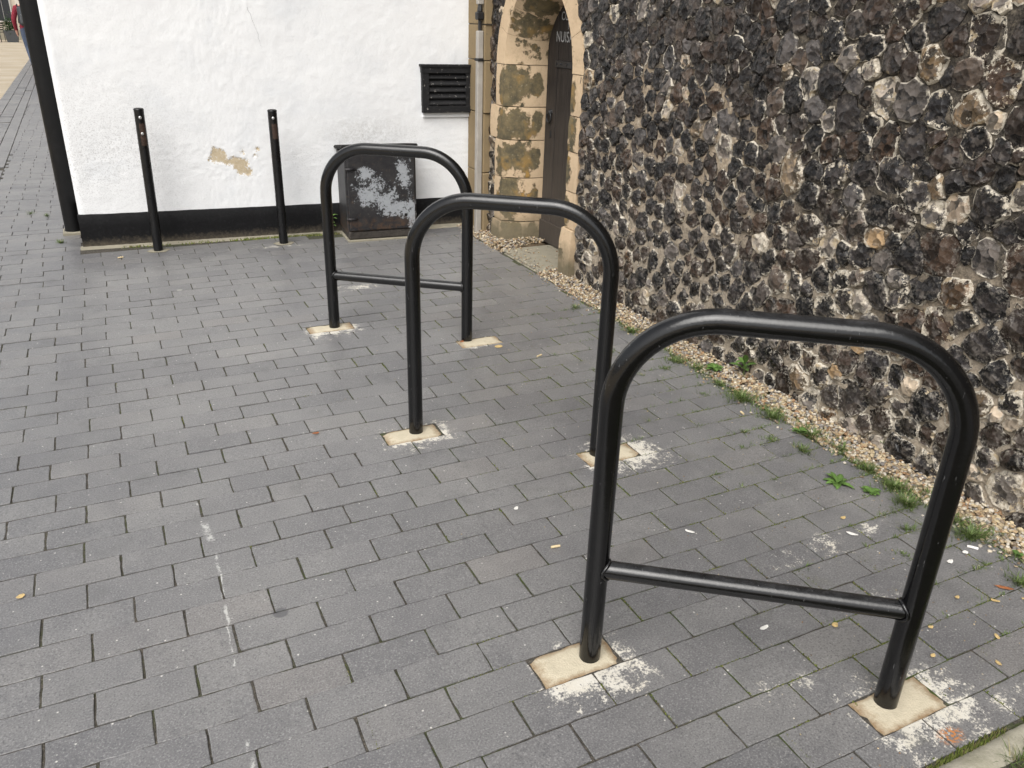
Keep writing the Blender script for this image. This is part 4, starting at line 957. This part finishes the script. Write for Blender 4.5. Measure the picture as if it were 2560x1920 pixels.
weed('broadleaf_weed', 1.939, 1.522, .002, [(a + random.uniform(-.3, .3), random.uniform(.028, .07), random.uniform(.009, .014), random.uniform(.25, .6), .42, 0, .16) for a in (.1, .7, 1.4, 2.1, 2.9, 3.4, 4.1, 4.9, 5.5)] + [(1.8, .035, .010, 1.1, .3, 0, .1), (4.6, .03, .009, 1.2, .3, 0, .1)], 'flat rosette weed with broad toothed leaves on the bricks, right of the middle stand')
weed('broadleaf_weed', 1.995, 1.44, .002, [(random.uniform(0, 6.28), random.uniform(.02, .035), .010, .5, .35, 0, .08) for _ in range(12)], 'low round-leaved weed just below the toothed rosette')
weed('broadleaf_weed', 2.215, 2.30, .008, [(a, random.uniform(.05, .065), .013, .75, .45, z, .05) for a, z in ((.4, .03), (2.4, .03), (4.2, .03), (5.5, .045), (1.5, .05), (3.3, .055))] + [(3.9, .04, .012, 1.6, .3, .06, .05)], 'upright leafy weed in the gravel against the flint wall', .07)
weed('broadleaf_weed', 2.145, 2.40, .006, [(random.uniform(0, 6.28), random.uniform(.025, .05), .012, .5, .35, random.uniform(0, .015), .2) for _ in range(18)], 'spreading scalloped weed over the gravel, left of the upright weed')
weed('broadleaf_weed', 2.07, 1.83, .004, [(random.uniform(0, 6.28), random.uniform(.015, .03), .008, .6, .4, random.uniform(0, .01), .2) for _ in range(14)], 'small straggling weed at the gravel edge above the toothed rosette')
weed('broadleaf_weed', 2.245, 1.62, .01, [(random.uniform(0, 6.28), random.uniform(.012, .018), .008, 1.0, .4, .02, .0) for _ in range(6)], 'tiny clover-like sprig at the foot of the flint wall', .03)
weed('broadleaf_weed', 1.245, 5.18, .006, [(random.uniform(0, 6.28), random.uniform(.04, .06), .014, .9, .6, random.uniform(.01, .10), .05) for _ in range(20)], 'leafy green weed at the left foot of the black cabinet', .12)
weed('broadleaf_weed', 2.10, 1.03, .004, [(random.uniform(0, 6.28), random.uniform(.012, .022), .009, .7, .4, random.uniform(0, .01), .15) for _ in range(8)], 'little weed in the gravel at the right edge')

# ------------------------------------------------------------------ litter
M['paper'] = mat_plain('white_scrap', (.72, .70, .66), .8); M['butt'] = mat_plain('cigarette_paper', (.62, .50, .30), .8); M['leafdry'] = mat_plain('dry_leaf', (.55, .40, .18), .75, 0, .3, 150); M['leafbrown'] = mat_plain('brown_leaf', (.30, .11, .04), .75, 0, .4, 150)
def butt(x, y, a, L, label, m='butt'):
    b = MB(); d = Vector((math.cos(a), math.sin(a), 0)) * L / 2; b.tube([Vector((x, y, .0042)) - d, Vector((x, y, .0046)), Vector((x, y, .0042)) + d], [.0036, .004, .0038], 10)
    tag(b.build('cigarette_butt', M[m], smooth=True, ang=50, loc=(x, y, 0)), label, 'cigarette butt', 'cigarette butts on the paving')
butt(.946, 1.586, -.15, .026, 'cream cigarette butt on the bricks left of the near stand')
butt(1.544, 2.822, .4, .03, 'pale cigarette butt on the bricks right of the middle stand top', 'butt')
butt(2.024, 1.109, -.9, .028, 'white cigarette stub beside the grass at the right edge', 'paper')
butt(1.99, 2.04, 1.4, .02, 'yellow cigarette filter on the bricks beside the gravel')
butt(-.01, 5.03, .2, .03, 'cream cigarette end on the paving between the two posts')
def scrap(name, x, y, L, wd, a, m, label, cat, grp):
    b = MB(); n = 12; vs = [(0, 0, .0045)]
    for i in range(n):
        t = i * 6.283 / n; r1 = 1 + .25 * noise.noise(Vector((math.cos(t) * 1.5 + x * 9, math.sin(t) * 1.5 + y * 9, 0))); vs.append((L / 2 * math.cos(t) * r1, wd / 2 * math.sin(t) * r1, .0022 + .0018 * random.random() + .0015 * math.cos(t) ** 2))
    b.add(vs, [(0, 1 + i, 1 + (i + 1) % n) for i in range(n)]); o = b.build(name, M[m], smooth=True); o.location = (x, y, 0); o.rotation_euler = (0, 0, a); tag(o, label, cat, grp)
GP = 'white scraps on the paving'
scrap('paper_scrap', 1.335, 1.496, .030, .010, -1.0, 'paper', 'curled white scrap above the near stand crossbar', 'scrap', GP)
scrap('paper_scrap', 1.252, 1.096, .028, .011, .1, 'paper', 'white scrap on the bricks below the near crossbar', 'scrap', GP)
scrap('paper_scrap', 1.760, 1.298, .034, .013, -.9, 'paper', 'white petal-like scrap near the gravel, right of the near stand top', 'scrap', GP)
scrap('paper_scrap', 1.986, 1.103, .020, .015, .3, 'paper', 'round white scrap beside the white cigarette stub', 'scrap', GP)
scrap('paper_scrap', 1.908, 1.091, .022, .014, .2, 'paper', 'oval white scrap right of the near stand leg', 'scrap', GP)
scrap('paper_scrap', .93, 1.80, .018, .012, .6, 'paper', 'small white scrap below the middle stand left leg', 'scrap', GP)
scrap('paper_scrap', 1.80, 1.37, .022, .012, .2, 'leafdry', 'cream petal lying below the toothed rosette weed', 'scrap', GP)
GL = 'fallen leaves on the paving'
scrap('fallen_leaf', 1.418, 1.032, .020, .014, .4, 'leafdry', 'pale yellow leaf below the right end of the near crossbar', 'leaf', GL)
scrap('fallen_leaf', .503, 2.495, .024, .014, .1, 'leafbrown', 'small brown leaf on the bricks left of the middle stand', 'leaf', GL)
scrap('fallen_leaf', 1.427, 2.985, .040, .030, .3, 'leafdry', 'yellow leaf beside the right foot of the farthest stand', 'leaf', GL)
scrap('fallen_leaf', -.355, 1.935, .020, .016, .5, 'leafdry', 'yellow leaf near the left edge of the paving', 'leaf', GL)
scrap('fallen_leaf', 1.366, .57, .040, .022, .5, 'leafdry', 'yellow leaf on the concrete edging at the bottom right', 'leaf', GL)
scrap('fallen_leaf', 1.942, .955, .045, .012, -.8, 'leafbrown', 'long orange leaf by the right edge of the picture', 'leaf', GL)
scrap('fallen_leaf', 1.30, 3.10, .022, .016, .5, 'leafbrown', 'tan leaf against the right leg of the farthest stand', 'leaf', GL)
for i, (x, y) in enumerate(((1.63, .93), (1.75, .84), (1.87, .93), (1.79, .98), (1.67, .78), (1.95, .90), (1.55, .86))):
    scrap('fallen_leaf', x, y, .015 + .004 * (i % 3), .010, i * 1.1, 'leafdry', ('tiny dry leaflet', 'small tan leaflet', 'pale dry leaflet', 'curled tan leaflet', 'little cream leaflet', 'small dry leaflet', 'tiny cream leaflet')[i] + ' right of the near stand leg, ' + ('level with its crossbar end', 'low by the corner edging', 'nearest the gravel', 'farthest from the camera', 'closest to the bottom edge', 'at the very right edge', 'beside the leg foot')[i], 'leaf', GL)

# ------------------------------------------------------------------ person walking away up the street
def person():
    px_, py_ = -1.235, 25.35; e = empty('person', (px_, py_, gz(py_))); tag(e, 'person in maroon jumper and blue jeans with a dark backpack walking away', 'person')
    J = {'pel': (0, 0, .96, .155, .12), 'bel': (0, .0, 1.12, .16, .115), 'che': (0, .02, 1.33, .185, .125), 'nec': (0, .035, 1.49, .062, .062), 'hd1': (0, .06, 1.58, .085, .095), 'hd2': (0, .06, 1.68, .08, .09)}
    for s_, n_ in ((-1, 'l'), (1, 'r')):
        J['sh' + n_] = (.185 * s_, .0, 1.415, .082, .082); J['el' + n_] = (.27 * s_, -.05 * (1 if s_ < 0 else -1), 1.14, .060, .060); J['wr' + n_] = (.255 * s_, .04, .90, .042, .042); J['ha' + n_] = (.25 * s_, .06, .84, .030, .038)
        for q in range(4): J['f%d%s' % (q, n_)] = (.25 * s_, .04 + .017 * q, .765 - .006 * (q in (1, 2)), .009, .009)
        J['th' + n_] = (.228 * s_, .10, .80, .010, .010)
        fw = -1 if s_ < 0 else 1
        J['hi' + n_] = (.095 * s_, 0, .88, .105, .105); J['kn' + n_] = (.10 * s_ + (.03 if s_ < 0 else 0), .12 if fw > 0 else .0, .49, .075, .075); J['an' + n_] = (.10 * s_ + (.08 if s_ < 0 else 0), .22 if fw > 0 else -.27, .10 if fw > 0 else .13, .052, .052)
        J['to' + n_] = (J['an' + n_][0], J['an' + n_][1] + .17, .035, .040, .034); J['he' + n_] = (J['an' + n_][0], J['an' + n_][1] - .05, .045, .045, .036)
    E = [('pel', 'bel'), ('bel', 'che'), ('che', 'nec'), ('nec', 'hd1'), ('hd1', 'hd2')]
    for n_ in 'lr':
        E += [('che', 'sh' + n_), ('sh' + n_, 'el' + n_), ('el' + n_, 'wr' + n_), ('wr' + n_, 'ha' + n_), ('ha' + n_, 'th' + n_), ('pel', 'hi' + n_), ('hi' + n_, 'kn' + n_), ('kn' + n_, 'an' + n_), ('an' + n_, 'to' + n_), ('an' + n_, 'he' + n_)] + [('ha' + n_, 'f%d%s' % (q, n_)) for q in range(4)]
    ks = list(J); me = bpy.data.meshes.new('b'); me.from_pydata([J[k][:3] for k in ks], [(ks.index(a), ks.index(b_)) for a, b_ in E], [])
    o = bpy.data.objects.new('b', me); COL.objects.link(o); o.modifiers.new('s', 'SKIN'); sk = me.skin_vertices[0].data
    for i, k in enumerate(ks): sk[i].radius = (J[k][3], J[k][4]); sk[i].use_root = (k == 'pel')
    sub = o.modifiers.new('u', 'SUBSURF'); sub.levels = 2; sub.render_levels = 2
    bpy.context.view_layer.update(); m2 = bpy.data.meshes.new_from_object(o.evaluated_get(bpy.context.evaluated_depsgraph_get())); bpy.data.objects.remove(o)
    mats = [mat_plain('maroon_wool', (.19, .014, .028), .9, 0, .3), mat_plain('blue_denim', (.055, .075, .12), .85, 0, .25), mat_plain('skin', (.50, .28, .20), .55), mat_plain('dark_shoe', (.03, .025, .02), .6)]
    m2.materials.clear()
    for q in mats: m2.materials.append(q)
    for f in m2.polygons:
        c = f.center; f.use_smooth = True
        f.material_index = 3 if c.z < .085 or (c.z < .12 and c.y < -.1) else 2 if (c.z > 1.475 or (abs(c.x) > .19 and c.z < .895)) else 1 if c.z < .965 and abs(c.x) < .21 else 0
    bo = bpy.data.objects.new('body', m2); COL.objects.link(bo); bo.parent = e
    V, F = ico(2); hair = MB(); vs = [(a[0] * .092, .045 + a[1] * .10, 1.665 + a[2] * .095) for a in V]; hair.add([(x, y - .006, z) for x, y, z in vs], [f for f in F if np.mean([vs[i][2] for i in f]) > 1.60 and (np.mean([vs[i][1] for i in f]) < .10 or np.mean([vs[i][2] for i in f]) > 1.70)])
    h = hair.build('hair', mat_plain('grey_hair', (.28, .26, .25), .8), smooth=True); h.parent = e
    for s_ in (-1, 1):
        b = MB(); b.add([(a[0] * .012 + s_ * .088, .055 + a[1] * .02, 1.615 + a[2] * .032) for a in I1[0]], I1[1]); q = b.build('ear', mats[2], smooth=True); q.parent = e
    b = MB(); b.box((-.15, -.27, 1.02), (.15, -.10, 1.46), .045); bp = b.build('backpack', mat_plain('charcoal_nylon', (.035, .04, .047), .7), smooth=True, ang=60); bp.parent = e
    b = MB(); b.box((-.11, -.315, 1.06), (.11, -.265, 1.28), .02); q = b.build('pocket', mat_plain('grey_nylon', (.07, .075, .08), .6)); q.parent = bp
    for s_ in (-1, 1):
        b = MB(); b.tube([(.12 * s_, -.12, 1.42), (.14 * s_, -.03, 1.495), (.14 * s_, .12, 1.43), (.155 * s_, .14, 1.25), (.165 * s_, -.05, 1.08)], .018, 8); q = b.build('strap', M['oldblack']); q.parent = bp
person()

# ------------------------------------------------------------------ far end of the street
yF = 56.; fb = empty('street_building', (-4, yF, gz(yF))); tag(fb, 'pale stone building with dark windows closing the far end of the street', 'building')
cream = mat_plain('pale_far_stone', (.50, .44, .36), .85, 0, .15, 1.5); dkw = mat_plain('dark_window_glass', (.03, .033, .038), .15); z0 = gz(yF)
b = MB(); b.box((-16, yF, z0 - .5), (6, yF + 6, z0 + 9)); b.build('wall', cream, fb)
b = MB(); b.box((-16, yF - .06, z0 - .5), (6, yF - .005, z0 + .5)); b.build('base_course', M['conc'], fb)
for i, x in enumerate((-9.6, -7.4, -5.2, -3.75, -2.2, .2, 2.4)):
    for zb in (.9, 4.2):
        b = MB(); b.box((x - .42, yF - .07, z0 + zb), (x + .42, yF - .004, z0 + zb + 1.9)); wn = b.build('window', mat_plain('window_frame', (.55, .53, .5), .6) if i == 0 and zb < 1 else bpy.data.materials['window_frame'], fb)
        for k in range(2): b = MB(); b.box((x - .36 + k * .37, yF - .08, z0 + zb + .07), (x - .01 + k * .37, yF - .074, z0 + zb + 1.83)); b.build('pane', dkw, wn)
for x in (-4.5, -2.95, -1.4): b = MB(); b.box((x - .14, yF - .16, z0 - .2), (x + .14, yF - .004, z0 + 9)); b.build('pilaster', mat_plain('pilaster_stone', (.60, .55, .47), .85) if 'pilaster_stone' not in bpy.data.materials else bpy.data.materials['pilaster_stone'], fb)
yP = 51.5; zP = gz(yP) - .012; blk = mat_plain('black_painted_metal', (.012, .012, .013), .5)
e = empty('planter', (-3.28, yP, zP)); tag(e, 'dark grey square planter with a shrub at the end of the street', 'planter')
b = MB(); n = 4; vs = [(-.24, -.24, 0), (.24, -.24, 0), (.24, .24, 0), (-.24, .24, 0), (-.31, -.31, .56), (.31, -.31, .56), (.31, .31, .56), (-.31, .31, .56), (-.27, -.27, .56), (.27, -.27, .56), (.27, .27, .56), (-.27, .27, .56), (-.26, -.26, .48), (.26, -.26, .48), (.26, .26, .48), (-.26, .26, .48)]
b.add(vs, [(0, 3, 2, 1), (12, 13, 14, 15)] + [(r * 4 + i, r * 4 + (i + 1) % 4, r * 4 + 4 + (i + 1) % 4, r * 4 + 4 + i) for r in range(3) for i in range(4)]); o = b.build('pot', mat_plain('slate_grey_pot', (.06, .065, .07), .6)); o.parent = e
b = MB()
for _ in range(900):
    q = Vector((random.gauss(0, .17), random.gauss(0, .17), .75 + random.gauss(0, .2))); d = Vector((random.gauss(0, 1), random.gauss(0, 1), random.gauss(0, 1))).normalized() * .05; s_ = d.cross(Vector((random.random(), random.random(), 1))).normalized() * .02
    b.add([q - d, q + s_, q + d, q - s_], [(0, 1, 2, 3)], c_leaf=(.03, .05 + random.random() * .03, .02))
o = b.build('shrub', M['grass']); o.parent = e
b = MB(); b.tube([(0, 0, .45), (.01, 0, .8)], .018, 6); o = b.build('stem', M['wood']); o.parent = e
def chair(x, y, rz, label):
    e = empty('cafe_chair', (x, y, gz(y) - .012)); e.rotation_euler = (0, 0, rz); tag(e, label, 'chair', 'black cafe chairs at the end of the street')
    for sx in (-.2, .2):
        for sy, top in ((-.2, .45), (.2, .9)): b = MB(); b.tube([(sx, sy * 1.1, 0), (sx, sy, .45), (sx, sy * 1.15, top + .001)], .016, 8); o = b.build('leg', blk); o.parent = e
    b = MB(); b.box((-.22, -.22, .44), (.22, .22, .47), .01); o = b.build('seat', blk); o.parent = e
    for k in range(4): b = MB(); b.box((-.2, .205, .56 + k * .09), (.2, .228, .61 + k * .09), .005); o = b.build('back_slat', blk); o.parent = e
chair(-4.02, 51.2, .3, 'black slatted cafe chair nearest the planter at the street end')
chair(-4.62, 50.9, 2.2, 'black slatted cafe chair at the left edge of the street end')
chair(-3.95, 52.4, -2.0, 'black slatted cafe chair behind the others by the far facade')
e = empty('cafe_parasol', (-4.55, 52.0, gz(52) - .012)); tag(e, 'tall closed black parasol among the cafe chairs', 'parasol')
b = MB(); b.tube([(0, 0, .04), (0, 0, 2.9)], .03, 10); o = b.build('pole', blk); o.parent = e
b = MB(); b.tube([(0, 0, 1.15), (0, 0, 1.3), (0, 0, 1.9), (0, 0, 2.6), (0, 0, 2.85)], [.10, .24, .19, .10, .03], 9); o = b.build('folded_canopy', blk); o.parent = e
b = MB(); b.box((-.3, -.3, 0), (.3, .3, .06), .01); o = b.build('base', blk); o.parent = e
